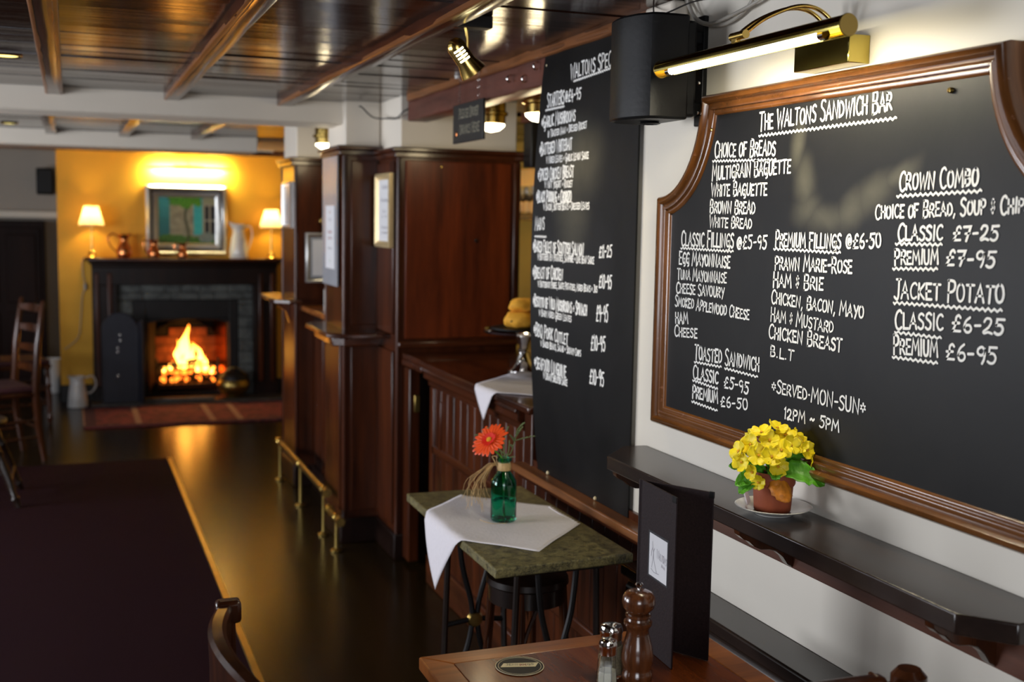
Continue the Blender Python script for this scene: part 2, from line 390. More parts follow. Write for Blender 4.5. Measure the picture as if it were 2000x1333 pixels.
def edge_(x, y0, y1, z0=CZ-.034):
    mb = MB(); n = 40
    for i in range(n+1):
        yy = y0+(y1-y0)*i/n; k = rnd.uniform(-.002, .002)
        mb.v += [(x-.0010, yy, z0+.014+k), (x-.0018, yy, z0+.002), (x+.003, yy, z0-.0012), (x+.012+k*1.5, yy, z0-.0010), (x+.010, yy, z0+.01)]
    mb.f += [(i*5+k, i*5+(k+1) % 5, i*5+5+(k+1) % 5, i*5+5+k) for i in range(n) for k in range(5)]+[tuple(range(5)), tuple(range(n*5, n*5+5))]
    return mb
for x in (-1.60, -1.08, -.56, -.05, .45, .96):
    ya_ = .2 if x > -.1 else 2.5
    jo = O('trim_%d' % i_, joist(x, ya_, 5.52), 'mahogany_along', **S_); i_ += 1
    O('lit_worn_edge', edge_(x-.034, ya_, 5.50), 'joist_wood', jo)  # paler strip puts the light on the worn lower edge into the wood colour
    if x < 0:
        m2 = edge_(0, ya_, 5.50); m2.v = [(x+.034-v[0], v[1], v[2]) for v in m2.v]; O('lit_worn_edge', m2, 'joist_wood', jo)
for x in (-1.55, -1.0, -.10, .36, .83):
    O('trim_%d' % i_, joist(x, 5.77, 8.32, .065), 'mahogany_along', **S_); i_ += 1
# red-brown boxed beam above the bar line
mb = joist(1.485, 3.46, 5.06, .09, CZ-.115)
O('trim_%d' % i_, mb, 'beam_pink', **S_); i_ += 1
O('trim_%d' % i_, joist(1.432, 2.72, 5.03, .020, CZ-.030), 'joist_wood', **S_); i_ += 1
# white cross beams
O('trim_%d' % i_, B(-3, 1.26, 5.50, 5.78, 2.042, CZ+.02), 'white_paint', bevel=.008, **S_); i_ += 1
O('trim_%d' % i_, B(-3, 1.26, 8.30, 8.62, 2.042, CZ+.02), 'white_paint', bevel=.008, **S_); i_ += 1
O('trim_%d' % i_, B(-.9, 1.9, 9.9, 10.02, 2.10, CZ+.02), 'joist_wood', bevel=.004, **S_); i_ += 1
# outer walls
wl = O('wall_left', MB().box(-3.08, -3, -2, 11.3, 0, .8).box(-3.08, -3, -2, 11.3, 1.9, 2.2).box(-3.08, -3, -2, 2.85, .8, 1.9).box(-3.08, -3, 4.35, 5.65, .8, 1.9).box(-3.08, -3, 6.95, 8.55, .8, 1.9).box(-3.08, -3, 9.85, 11.3, .8, 1.9), 'grey_wall', **S_)
O('wall_back', MB().box(-3, 3, -2.08, -2, 0, .9).box(-3, 3, -2.08, -2, 2.0, 2.2).box(-3, -1.4, -2.08, -2, .9, 2.0).box(.2, 3, -2.08, -2, .9, 2.0), 'grey_wall', **S_)
for k, (a, c) in enumerate(((2.85, 4.35), (5.65, 6.95), (8.55, 9.85))):
    mb = MB(); 
    for yy in (a, (a+c)/2-.02, c-.04): mb.box(-3.06, -3.0, yy, yy+.04, .8, 1.9)
    for zz in (.8, 1.35, 1.86): mb.box(-3.055, -3.005, a, c, zz, zz+.04)
    O('window_%d' % (k+1), mb, 'white_paint', **S_)
mb = MB()
for xx in (-1.4, -.62, .16): mb.box(xx, xx+.04, -2.06, -2.0, .9, 2.0)
for zz in (.9, 1.45, 1.96): mb.box(-1.4, .2, -2.055, -2.005, zz, zz+.04)
O('window_4', mb, 'white_paint', **S_)
O('wall_far', B(-3, 3, 11.22, 11.3, 0, 2.2), 'far_wall', **S_)
O('wall_chimney_breast', MB().box(-.092, .60, 10.30, 11.22, 0, 2.2).box(1.29, 3, 10.30, 11.22, 0, 2.2).box(.60, 1.29, 10.30, 11.22, .70, 2.2).box(.60, 1.29, 10.60, 11.22, 0, .70), 'yellow_wall', **S_)
O('baseboard_chimney_breast', MB().box(-.105, .16, 10.275, 10.30, 0, .145).box(1.705, 3, 10.275, 10.30, 0, .145).box(-.105, -.092, 10.275, 11.2, 0, .145), 'black_paint', bevel=.004, **S_)
O('trim_%d' % i_, B(-3, -.095, 11.10, 11.22, 1.545, 1.605), 'white_paint', bevel=.006, **S_); i_ += 1
# right wall with its dado, ending where the bar begins
wr = O('wall_right', MB().box(W, 1.62, -2, 3.448, 0, 2.2), 'white_wall', **S_)
O('wall_bar', B(3, 3.08, -2, 10.3, 0, 2.2), 'ochre_wall', **S_)
# wooden dado: vertical boards below the chalkboard, with rails
dd = O('trim_%d' % i_, MB().box(1.438, W, 2.66, 3.56, 0, .80), 'mahogany', **S_); i_ += 1
y = 2.66
while y < 3.55:
    y1 = min(y+.088, 3.56); O('dado_board', B(1.430, 1.442, y+.0015, y1-.0015, .10, .74), 'mahogany', dd, bevel=.003); y = y1
O('dado_rail', B(1.420, 1.442, 2.66, 3.56, .345, .385), 'mahogany_along', dd, bevel=.006)
O('skirting', B(1.418, 1.442, 2.66, 3.56, 0, .12), 'mahogany_along', dd, bevel=.006)
sill = O('trim_%d' % i_, MB().box(1.388, W, 2.62, 3.575, .752, .778), 'joist_wood', bevel=.004, **S_); i_ += 1
O('sill_moulding', MB().box(1.412, 1.44, 2.62, 3.57, .728, .752), 'mahogany_along', sill, bevel=.006)
# settle-height ledge along the wall nearer the camera
lg = O('trim_%d' % i_, MB().box(1.346, W, .2, 2.655, .668, .702), 'shelf_wood', bevel=.006, **S_); i_ += 1
O('moulding', MB().prism([(1.365, .600), (1.356, .615), (1.356, .64), (1.366, .655), (1.362, .668), (1.44, .668), (1.44, .60)], .2, 2.64, 'y'), 'shelf_wood', lg, bevel=.003)
O('panel', B(1.375, 1.45, .2, 2.63, 0, .605), 'mahogany_along', lg)
y = .3
while y < 2.6:
    O('panel_stile', B(1.366, 1.377, y, y+.08, .02, .60), 'mahogany', lg, bevel=.003); y += .46
# post at the end of the wall
O('trim_%d' % i_, MB().box(1.452, 1.63, 3.449, 3.462, 0, 2.12).box(1.432, 1.46, 3.50, 3.57, 0, .955), 'mahogany', bevel=.004, **S_); i_ += 1

# ------------------------------------------------------------------ bar pillars
def pillar(name, label, x0, x1, y0, y1, zc, white, wood_='mahogany'):
    t = T(name, label, 'pillar', (x0, y0, 0))
    O('casing', B(x0, x1, y0, y1, .0, zc), wood_, t)
    O('column_head', B(x0+.012, x1-.012, y0+.012, y1-.012, zc+.03, CZ+.01), 'white_paint', t, bevel=.006, label='white painted column head')
    O('cornice', MB().box(x0-.022, x1+.022, y0-.022, y1+.022, zc-.012, zc+.014).box(x0-.034, x1+.034, y0-.034, y1+.034, zc+.014, zc+.034), 'mahogany_across', t, bevel=.005)
    O('plinth', B(x0-.014, x1+.014, y0-.014, y1+.014, 0, .125), 'walnut_dark', t, bevel=.006)
    return t
# near pillar A
A = pillar('bar_pillar', 'wide mahogany-panelled pillar nearest the camera, white head, behind the bar counter', 1.40, 1.99, 5.08, 5.60, 1.885, True, 'mahogany')
O('corner_bead', MB().tube([(1.402, 5.082, .12), (1.402, 5.082, 1.872)], .010, 12), 'mahogany', A)
O('front_panel', B(1.432, 1.945, 5.068, 5.082, 1.045, 1.862), 'mahogany_red', A, bevel=.004)
O('edge_strip', B(1.957, 1.992, 5.062, 5.082, 1.04, 1.872), 'mahogany', A, bevel=.008)
O('rail', B(1.40, 1.99, 5.055, 5.082, 1.005, 1.032), 'mahogany_across', A, bevel=.006)
O('side_panel', B(1.388, 1.402, 5.13, 5.42, 1.06, 1.855), 'mahogany', A, bevel=.004)
O('lower_side_panel', B(1.388, 1.402, 5.13, 5.42, .16, .98), 'mahogany', A, bevel=.004)
O('screw', MB().lathe([(0, 0), (.005, 0), (.004, .003), (0, .004)], (1.60, 5.066, 1.835), 10, axis=(0, -1, 0)), 'brass', A)
O('knot', MB().lathe([(0, 0), (.010, 0), (.008, .0015), (0, .002)], (1.775, 5.067, 1.50), 14, axis=(0, -1, 0)), 'walnut_dark', A, label='dark knot in the panel')
# middle pillar B
Bp = pillar('bar_pillar', 'narrow mahogany pillar with grey poster on its side and a wrap-round drinks ledge', 1.225, 1.42, 5.43, 5.84, 1.905, True)
O('corner_bead', MB().tube([(1.232, 5.432, .12), (1.232, 5.432, 1.89)], .012, 12), 'mahogany', Bp)
O('corner_bead', MB().tube([(1.232, 5.838, .12), (1.232, 5.838, 1.89)], .010, 12), 'mahogany', Bp)
O('front_panel', B(1.262, 1.40, 5.421, 5.432, 1.08, 1.87), 'mahogany', Bp, bevel=.004)
O('lower_panel', B(1.262, 1.40, 5.421, 5.432, .16, .99), 'mahogany', Bp, bevel=.004)
O('side_panel', B(1.216, 1.227, 5.47, 5.80, .16, .99), 'mahogany', Bp, bevel=.004)
O('drinks_ledge', MB().prism([(1.42, 5.20), (1.20, 5.20), (1.11, 5.27), (1.11, 5.78), (1.16, 5.90), (1.42, 5.90)], 1.035, 1.058), 'mahogany_along', Bp, bevel=.006)
O('ledge_apron', MB().prism([(1.41, 5.34), (1.21, 5.34), (1.16, 5.38), (1.16, 5.80), (1.20, 5.86), (1.41, 5.86)], .985, 1.035), 'mahogany_along', Bp, bevel=.006)
# far pillar C
Cp = pillar('bar_pillar', 'farthest mahogany bar pillar with small ledge, its side glowing in the firelight', 1.225, 1.62, 6.69, 7.12, 1.905, True)
O('corner_bead', MB().tube([(1.230, 6.692, .12), (1.230, 6.692, 1.89)], .010, 12), 'mahogany', Cp)
O('corner_bead', MB().tube([(1.230, 7.118, .12), (1.230, 7.118, 1.89)], .010, 12), 'mahogany', Cp)
O('drinks_ledge', MB().prism([(1.24, 6.55), (1.17, 6.55), (1.095, 6.64), (1.095, 7.16), (1.15, 7.24), (1.24, 7.24)], 1.098, 1.120), 'mahogany_along', Cp, bevel=.005)
O('ledge_bracket', MB().prism([(1.12, 1.098), (1.225, 1.098), (1.225, .96), (1.20, 1.03)], 6.86, 6.90, 'y'), 'mahogany', Cp, bevel=.004)
# bar between B and C
t = T('bar_counter', 'panelled bar counter with polished top between the two far pillars', 'bar counter', (1.32, 5.84, 0))
O('carcass', B(1.34, 1.60, 5.84, 6.69, 0, 1.05), 'walnut_dark', t)
O('bar_top', B(1.26, 1.70, 5.845, 6.685, 1.05, 1.08), 'table_edge', t, bevel=.006)
O('kick_board', B(1.32, 1.34, 5.845, 6.685, 0, .13), 'walnut_dark', t)
for k in range(3):
    y = 5.86+k*.275
    O('panel', B(1.330, 1.343, y+.02, y+.25, .20, .96), 'mahogany', t, bevel=.006)
    O('rail', B(1.326, 1.343, y-.012, y+.012, .13, 1.04), 'mahogany', t, bevel=.003)
# counter nearest the camera
t = T('bar_counter', 'dark panelled bar counter left of the black specials board', 'bar counter', (1.45, 3.60, 0))
O('carcass', B(1.462, 1.95, 3.464, 4.71, 0, .955), 'walnut_dark', t)
O('counter_top', B(1.402, 2.02, 3.464, 4.73, .958, .985), 'mahogany_along', t, bevel=.006)
O('cornice_moulding', MB().prism([(1.412, .958), (1.408, .945), (1.418, .938), (1.418, .915), (1.440, .898), (1.440, .880), (1.465, .872), (1.465, .958)], 3.60, 4.72, 'y'), 'mahogany_along', t, bevel=.002)
y = 3.62
while y < 4.66:
    y1 = min(y+.086, 4.68); O('board', B(1.452, 1.464, y+.0015, y1-.0015, .10, .875), 'mahogany', t, bevel=.003); y = y1
O('stile', B(1.445, 1.466, 4.655, 4.712, .0, .875), 'mahogany', t, bevel=.004)
O('stile', B(1.445, 1.466, 4.555, 4.59, .62, .83), 'mahogany', t, bevel=.004)
O('rail', B(1.445, 1.466, 3.60, 4.68, .585, .625), 'mahogany_along', t, bevel=.005)
O('rail', B(1.445, 1.466, 3.60, 4.68, .395, .425), 'mahogany_along', t, bevel=.005)
O('skirting', B(1.435, 1.466, 3.60, 4.712, 0, .13), 'mahogany_along', t, bevel=.005)
t = T('bar_flap', 'lifting counter flap over the staff gap beside the wide pillar', 'bar flap', (1.45, 4.73, .955))
O('flap_top', B(1.415, 2.02, 4.735, 5.05, .958, .985), 'mahogany_across', t, bevel=.005)
O('flap_edge', B(1.412, 2.0, 4.74, 5.05, .93, .958), 'mahogany_across', t, bevel=.004)
t = T('bar_gate', 'narrow dark gate post with brass latch under the counter flap', 'gate', (1.43, 5.0, 0))
O('gate_stile', B(1.425, 1.475, 4.96, 5.055, .02, .92), 'mahogany', t, bevel=.005)
O('gap_shade_board', B(1.48, 1.95, 5.03, 5.05, .02, .92), 'walnut_dark', t, bevel=.003)  # dark board added where the gap behind the flap is only shade
O('latch', MB().box(1.447, 1.472, 4.950, 4.962, .72, .80), 'brass_old', t, bevel=.003, label='tarnished brass latch plate')
# header over the bar and back bar
t = T('bar_canopy', 'black bar canopy hanging behind the specials board', 'canopy', (1.99, 4.95, 1.75))
O('fascia', B(1.995, 2.95, 4.95, 5.05, 1.845, 2.05), 'black_paint', t, bevel=.004)
O('trim_board', B(1.99, 2.95, 4.90, 5.08, 2.052, 2.10), 'beam_pink', t, bevel=.004)
t = T('back_bar_shelf', 'dark shelf of the back bar glimpsed between pillar and specials board', 'shelf', (2.75, 6.6, 1.0))
O('shelf_board', B(2.62, 2.99, 6.2, 8.4, 1.60, 1.64), 'black_paint', t)
O('shelf_board', B(2.62, 2.99, 6.2, 8.4, .96, 1.0), 'black_paint', t)
O('back_panel', B(2.96, 2.995, 6.2, 8.4, 1.64, 1.95), 'silver_frame', t, label='mirror-backed panel')

# foot rails
def rail_(label, pts, feet):
    t = T('foot_rail', label, 'foot rail', (pts[0][0], pts[0][1], 0), group=None)
    O('tube', MB().tube(pts, .017, 14), 'brass_old', t)
    for p in (pts[0], pts[-1]): O('end_cap', MB().lathe([(0, -.012), (.022, -.012), (.024, 0), (.022, .012), (0, .012)], p, 16, axis=(0, 1, 0)), 'brass', t)
    for y in feet:
        O('bracket', MB().lathe([(0, 0), (.030, 0), (.030, .005), (.010, .012), (.0085, .03), (.0085, pts[0][2]-.02), (.018, pts[0][2]-.012)], (pts[0][0], y, .004), 14), 'brass_old', t)
        O('collar', MB().lathe([(.0175, -.012), (.021, -.008), (.021, .008), (.0175, .012)], (pts[0][0], y, pts[0][2]), 16, axis=(0, 1, 0)), 'brass', t)
rail_('longer brass foot rail on posts in front of the far bar pillars', [(1.165, 6.93, .235), (1.165, 5.52, .235)], (6.88, 6.22, 5.60))
rail_('short brass foot rail along the base of the poster pillar', [(1.165, 5.47, .165), (1.165, 5.22, .165)], (5.30,))

# ------------------------------------------------------------------ carpet, rug
t = T('carpet', 'large maroon carpet with a brass edge strip on the left of the floor', 'carpet', (0, 4, 0))
O('pile', B(-2.9, .565, -1.9, 7.66, .002, .012), 'carpet_maroon', t)
O('edge_strip', B(.562, .590, -1.9, 7.66, .002, .016), 'brass_old', t, bevel=.003, label='brass carpet edging strip')
t = T('hearth_rug', 'patterned red rug lying in front of the hearth', 'rug', (.9, 9.3, 0))
O('field', B(.07, 1.95, 8.93, 9.86, .004, .013), 'rug_red', t)
for a in (.0, 1): pass
O('border', MB().box(.07, .16, 8.93, 9.86, .0132, .0145).box(.16, 1.95, 8.93, 9.0, .0132, .0145).box(.16, 1.95, 9.80, 9.86, .0132, .0145), 'rug_border', t)
for x in (.066, .44, .99, 1.20): O('stripe', B(x, x+(.012 if x < .1 else .045), 9.0, 9.80, .0134, .0150), 'rug_stripe', t)
# ------------------------------------------------------------------ fireplace
fp = T('fireplace', 'dark wooden mantelpiece with slate slips around a lit open fire', 'fireplace', (.93, 10.15, 0))
O('mantel_shelf', MB().prism([(.105, 10.30), (.105, 10.08), (.145, 10.035), (1.72, 10.035), (1.755, 10.08), (1.755, 10.30)], 1.205, 1.228), 'mahogany_across', fp, bevel=.005)
O('cornice', MB().box(.14, 1.72, 10.075, 10.30, 1.180, 1.205).box(.16, 1.70, 10.10, 10.30, 1.15, 1.180), 'walnut_dark', fp, bevel=.010)
O('frieze', B(.165, 1.695, 10.135, 10.30, 1.0, 1.15), 'walnut_dark', fp, bevel=.004)
for x0, x1 in ((.165, .36), (1.50, 1.695)):
    O('jamb', B(x0, x1, 10.15, 10.30, 0, 1.0), 'walnut_dark', fp, bevel=.004)
for x0, x1 in ((.185, .225), (.285, .325), (1.535, 1.575), (1.635, 1.675)):
    O('pilaster_moulding', B(x0, x1, 10.128, 10.15, .14, 1.10), 'mahogany', fp, bevel=.010)
for x0, x1 in ((.155, .365), (1.495, 1.705)): O('plinth_block', B(x0, x1, 10.12, 10.30, 0, .13), 'walnut_dark', fp, bevel=.004)
r3 = random.Random(5)
for zi, (z0, z1) in enumerate(((.865, .93), (.93, .998))):
    x = .362
    while x < 1.49:
        wd = r3.uniform(.13, .26); x1 = min(x+wd, 1.498)
        if 1.498-x1 < .06: x1 = 1.498
        O('slate_block', B(x+.002, x1-.002, 10.205+r3.uniform(0, .012), 10.30, z0+.002, z1-.002), 'slate_grey', fp, bevel=.005); x = x1
for xa, xb in ((.362, .488), (1.372, 1.498)):
    z = .0
    while z < .86:
        z1 = min(z+r3.uniform(.09, .16), .863)
        if .863-z1 < .04: z1 = .863
        O('slate_block', B(xa+.002, xb-.002, 10.205+r3.uniform(0, .012), 10.30, z+.002, z1-.002), 'slate_grey', fp, bevel=.005); z = z1
O('iron_surround', MB().box(.488, .60, 10.225, 10.29, 0, .865).box(1.29, 1.372, 10.225, 10.29, 0, .865).box(.60, 1.29, 10.225, 10.29, .70, .865), 'iron', fp, bevel=.006)
# opening cut: the firebox projects in front of a recess in the breast
O('fire_hood', MB().prism([(.60, .70), (1.29, .70), (1.29, .66), (1.20, .685), (.95, .695), (.70, .685), (.60, .66)], 10.222, 10.235, 'y'), 'iron', fp, bevel=.003)
O('side_cheek', MB().hexa([(.60, 10.29, .02), (.62, 10.29, .02), (.70, 10.56, .02), (.68, 10.56, .02), (.60, 10.29, .70), (.62, 10.29, .70), (.70, 10.56, .70), (.68, 10.56, .70)]), 'soot', fp)
O('side_cheek', MB().hexa([(1.27, 10.29, .02), (1.29, 10.29, .02), (1.21, 10.56, .02), (1.19, 10.56, .02), (1.27, 10.29, .70), (1.29, 10.29, .70), (1.21, 10.56, .70), (1.19, 10.56, .70)]), 'copper', fp, label='polished metal cheek reflecting the flames')
O('recess_lining', MB().box(.602, .61, 10.302, 10.598, 0, .698).box(1.28, 1.288, 10.302, 10.598, 0, .698).box(.602, 1.288, 10.59, 10.598, 0, .698).box(.602, 1.288, 10.302, 10.598, .69, .698), 'soot', fp)
O('fire_floor', B(.60, 1.29, 10.24, 10.6, .02, .05), 'soot', fp)
arch = [(.66, .28), (1.22, .28), (1.22, .52), (1.16, .60), (1.05, .65), (.94, .67), (.83, .65), (.72, .60), (.66, .52)]
O('fireback', MB().prism(arch, 10.53, 10.56, 'y'), 'soot', fp, bevel=.004)
for r_ in range(4):
    for c_ in range(5):
        if (r_, c_) in ((3, 0), (3, 4)): continue
        x0 = .665+c_*.111+(.03 if r_ % 2 else 0); x1 = min(x0+.106, 1.215)
        if x1 > x0+.03: O('fire_brick', B(x0, x1, 10.515, 10.535, .29+r_*.078, .362+r_*.078), 'sooty_brick', fp, bevel=.003)
O('hearth_slab', B(.14, 1.76, 9.90, 10.21, 0, .030), 'hearth_slate', fp, bevel=.005)
O('hearth_kerb', B(.56, 1.13, 9.93, 9.965, .03, .055), 'slate_grey', fp, bevel=.006)
# grate, coals, flames
gr = T('fire_basket', 'black iron fire basket full of burning logs in the fireplace', 'fire grate', (.94, 10.36, .05))
for k in range(9):
    x = .70+k*.06; O('bar', MB().tube([(x, 10.27, .10), (x, 10.255, .20), (x, 10.27, .30)], .006, 8), 'iron', gr)
for z in (.12, .20, .29): O('rail', MB().tube([(.68, 10.265, z), (.94, 10.25, z), (1.20, 10.265, z)], .008, 8), 'iron', gr)
O('tray', B(.68, 1.20, 10.28, 10.52, .10, .12), 'iron', gr)
for sx_ in (.68, 1.20):
    O('finial', MB().lathe([(0, 0), (.012, 0), (.010, .02), (.006, .04), (.014, .055), (.010, .07), (0, .078)], (sx_, 10.265, .28), 12), 'iron', gr)
    O('leg', MB().tube([(sx_, 10.265, .05), (sx_, 10.265, .30)], .010, 8), 'iron', gr)
for a, c, r_, lb in (((.72, 10.36, .24), (1.02, 10.42, .27), .035, 'charred log at the left of the fire basket, low among the embers'), ((.86, 10.44, .29), (1.16, 10.38, .25), .032, 'charred log at the right back of the fire basket'), ((.80, 10.33, .29), (1.10, 10.36, .32), .026, 'thin charred log lying topmost across the middle of the fire')):
    pts = [Vector(a).lerp(Vector(c), k/5)+Vector((0, r3.uniform(-.006, .006), r3.uniform(-.006, .006))) for k in range(6)]
    tag(O('log', MB().tube(pts, [r_*r3.uniform(.85, 1.05) for _ in pts], 12), 'log_bark'), lb, 'log', 'logs burning in the grate')
mb = MB()
for k in range(46):
    c = Vector((r3.uniform(.71, 1.18), r3.uniform(10.29, 10.50), r3.uniform(.14, .235))); s = r3.uniform(.014, .028)
    ico = [(0, 0, 1), (.9, 0, .45), (.28, .85, .45), (-.72, .52, .45), (-.72, -.52, .45), (.28, -.85, .45), (.72, .52, -.45), (-.28, .85, -.45), (-.9, 0, -.45), (-.28, -.85, -.45), (.72, -.52, -.45), (0, 0, -1)]
    mb.add([c+Vector(p)*s*r3.uniform(.8, 1.15) for p in ico], [(0, 1, 2), (0, 2, 3), (0, 3, 4), (0, 4, 5), (0, 5, 1), (1, 6, 2), (2, 7, 3), (3, 8, 4), (4, 9, 5), (5, 10, 1), (6, 7, 2), (7, 8, 3), (8, 9, 4), (9, 10, 5), (10, 6, 1), (11, 7, 6), (11, 8, 7), (11, 9, 8), (11, 10, 9), (11, 6, 10)])
tag(O('embers', mb, 'ember', smooth=False), 'bed of glowing orange embers in the iron fire basket', 'embers', kind='stuff')
fm = T('flames', 'bright yellow and orange flames leaping from the fire basket', 'flame', (.94, 10.36, .26))
def flame(x, y, z, h, r, lean, seed):
    q = random.Random(seed); n = 12; m_ = 16; mb = MB(); vs = []
    for i in range(m_+1):
        t = i/m_; rr = r*(sin(pi*min(1, (t*.92+.08))**.72))**.8*(1-.25*t)*(1+.22*sin(t*13+seed)); rr = max(rr, .0015)
        cx = x+lean*t*t*h+.018*sin(t*7+seed)*t; cy = y+.008*sin(t*5+seed*2)
        for k in range(n):
            a = 2*pi*k/n; vs.append((cx+rr*cos(a)*(1+.15*sin(3*a+t*9)), cy+rr*.55*sin(a), z+t*h))
    fs = [(i*n+k, i*n+(k+1) % n, (i+1)*n+(k+1) % n, (i+1)*n+k) for i in range(m_) for k in range(n)]+[tuple(range(n))[::-1], tuple(range(m_*n, m_*n+n))]
    return mb.add(vs, fs)
for a in ((.925, 10.35, .27, .37, .047, .05, 1), (.875, 10.33, .27, .24, .030, -.10, 2), (.965, 10.35, .26, .22, .040, .12, 3), (1.065, 10.35, .25, .23, .030, -.25, 4), (1.09, 10.32, .22, .15, .024, .10, 5), (.90, 10.31, .25, .14, .042, .1, 6), (1.02, 10.30, .22, .11, .025, .1, 7), (.80, 10.34, .24, .08, .020, .1, 8), (1.145, 10.31, .20, .07, .018, .1, 9), (.745, 10.33, .22, .06, .014, .1, 10)):
    O('flame_tongue', flame(*a), 'flame', fm)
light('firelight', 'POINT', (.94, 10.42, .36), 3.0, (1.0, .30, .05), .07)
# fire screen
t = T('fire_screen', 'folded black arched fire screen standing left of the fire', 'fire screen', (.38, 9.93, 0))
ar = [(.235, .031), (.505, .031), (.505, .66), (.492, .70), (.46, .745), (.42, .775), (.37, .785), (.32, .775), (.28, .745), (.248, .70), (.235, .66)]
O('arched_panel', MB().prism(ar, 9.935, 9.95, 'y'), 'iron_blue', t, bevel=.004)
O('rim', MB().tube([(p[0], 9.937, p[1]) for p in ar[1:]]+[(.235, 9.937, .031)], .006, 8), 'iron_blue', t)
O('folded_panel', MB().hexa([(.508, 9.93, .031), (.52, 9.935, .031), (.552, 9.80, .031), (.54, 9.79, .031), (.508, 9.93, .70), (.52, 9.935, .70), (.552, 9.80, .74), (.54, 9.79, .74)]), 'iron_blue', t, bevel=.003)
for x, z in ((.372, .60), (.374, .55), (.352, .49), (.352, .455), (.35, .26)):
    O('motif', MB().lathe([(0, 0), (.011, 0), (.008, .004), (0, .006)], (x, 9.934, z), 12, axis=(0, -1, 0)), 'chrome', t)
# jugs and scuttle
def jug(name, label, loc, prof, mat, handle, spout, rz=0, cat='jug'):
    t = T(name, label, cat, loc, rz)
    mb = MB(); n = 28; mb.lathe(prof, (0, 0, 0), n)
    top = max(p[1] for p in prof)
    vs = []
    for (x, y, z) in mb.v:
        k = max(0, (z-top*.72)/(top*.28)); c = max(0, x/ (math.hypot(x, y)+1e-6)) if False else 0
        a = math.atan2(y, x); wgt = max(0, cos(a-pi))**4
        vs.append((x-spout*k*k*wgt, y, z+spout*.6*k*k*wgt))
    mb.v = vs
    O('body', mb, mat, t, local=True); O('handle', MB().tube(catmull(handle, 5), .009, 10, squash=.7), mat, t, local=True); return t
CJ = [(0, 0), (.050, 0), (.054, .006), (.060, .03), (.052, .065), (.034, .105), (.030, .12), (.038, .15), (.044, .158), (.040, .157), (.026, .12), (.046, .06), (.052, .02), (0, .012)]
def sc(P_, a, b_=None): return [(r*a, h*(b_ or a)) for r, h in P_]
jug('copper_jug', 'largest copper jug on the mantel, beside the left lamp, handle to the left', (.425, 10.16, 1.229), sc(CJ, 1.05, 1.22), 'copper', [(.036, 0, .168), (.085, 0, .20), (.125, 0, .165), (.105, 0, .095), (.058, 0, .05)], .02, pi)
jug('copper_jug', 'middle copper jug on the mantel under the left edge of the painting', (.665, 10.16, 1.229), sc(CJ, .82, .95), 'copper', [(.03, 0, .13), (.065, 0, .15), (.085, 0, .12), (.07, 0, .07), (.045, 0, .035)], .015, pi)
jug('copper_jug', 'smallest copper jug on the mantel in front of the painting', (.90, 10.16, 1.229), sc(CJ, .72, .78), 'copper', [(.025, 0, .11), (.055, 0, .125), (.068, 0, .10), (.055, 0, .05), (.04, 0, .03)], .012, pi)
WJ = [(0, 0), (.078, 0), (.080, .005), (.076, .08), (.062, .17), (.048, .225), (.046, .24), (.055, .285), (.058, .295), (.054, .294), (.042, .24), (.058, .16), (.072, .05), (0, .01)]
jug('white_jug', 'tall white pitcher on the mantel between the painting and the right lamp', (1.372, 10.16, 1.229), WJ, 'china', [(.05, 0, .27), (.10, 0, .275), (.115, 0, .20), (.09, 0, .10), (.074, 0, .06)], .035, 0)
jug('enamel_jug', 'white enamel jug standing on the floor left of the fireplace', (.035, 10.0, .004), sc([(0, 0), (.080, 0), (.082, .004), (.070, .12), (.056, .20), (.052, .22), (.060, .25), (.056, .249), (.048, .21), (.066, .1), (0, .01)], 1, 1), 'enamel', [(.05, 0, .235), (.12, 0, .25), (.145, 0, .18), (.11, 0, .12), (.072, 0, .11)], .02, 0)
t = T('coal_scuttle', 'brass coal scuttle on the hearth at the right of the fire', 'coal scuttle', (1.30, 10.055, .03))
O('bowl', MB().lathe([(0, 0), (.055, 0), (.060, .012), (.10, .03), (.135, .08), (.138, .12), (.12, .15), (.115, .148), (.13, .11), (.09, .04), (0, .025)], (1.30, 10.055, .031), 30), 'brass_old', t)
O('lid', MB().lathe([(.122, .150), (.115, .185), (.08, .215), (.03, .228), (.012, .232), (.014, .25), (0, .258)], (1.31, 10.06, .031), 30), 'iron', t, label='dark domed lid')
O('handle', MB().tube(catmull([(1.175, 10.055, .15), (1.19, 10.035, .22), (1.30, 10.025, .29), (1.41, 10.035, .22), (1.425, 10.055, .15)], 6), .006, 8), 'brass_old', t)
# mantel lamps
def lamp(label, x):
    t = T('table_lamp', label, 'lamp', (x, 10.15, 1.229), group=None)
    O('base', MB().lathe([(0, 0), (.050, 0), (.052, .006), (.044, .014), (.026, .022), (.030, .034), (.022, .050), (.010, .060), (.008, .07)], (x, 10.15, 1.229), 24), 'brass', t)
    O('stem', MB().lathe([(.006, .06), (.009, .10), (.0055, .12), (.009, .16), (.0055, .19), (.0055, .27)], (x, 10.15, 1.229), 14), 'brass', t)
    sh = MB(); n = 64; prof = [(.098, .268), (.092, .30), (.072, .36), (.060, .40), (.055, .425)]
    sh.lathe(prof, (x, 10.15, 1.229), n, wob=lambda k, n_: 1+.022*cos(k*pi)); O('shade', sh, 'shade_fabric', t, label='lit pleated cream lampshade')
    O('shade_trim', MB().lathe([(.0985, .262), (.1005, .266), (.1005, .274), (.0975, .272)], (x, 10.15, 1.229), 48), 'gold_frame', t)
    O('bulb', MB().lathe([(0, .385), (.014, .378), (.019, .355), (.014, .33), (.008, .32), (.008, .30), (0, .30)], (x, 10.15, 1.229), 14), 'bulb_warm', t)
    light('lamp_bulb', 'POINT', (x, 10.15, 1.229+.352), 14.0, (1.0, .66, .24), .024)
lamp('left brass table lamp with a lit cream shade on the mantel', .172)
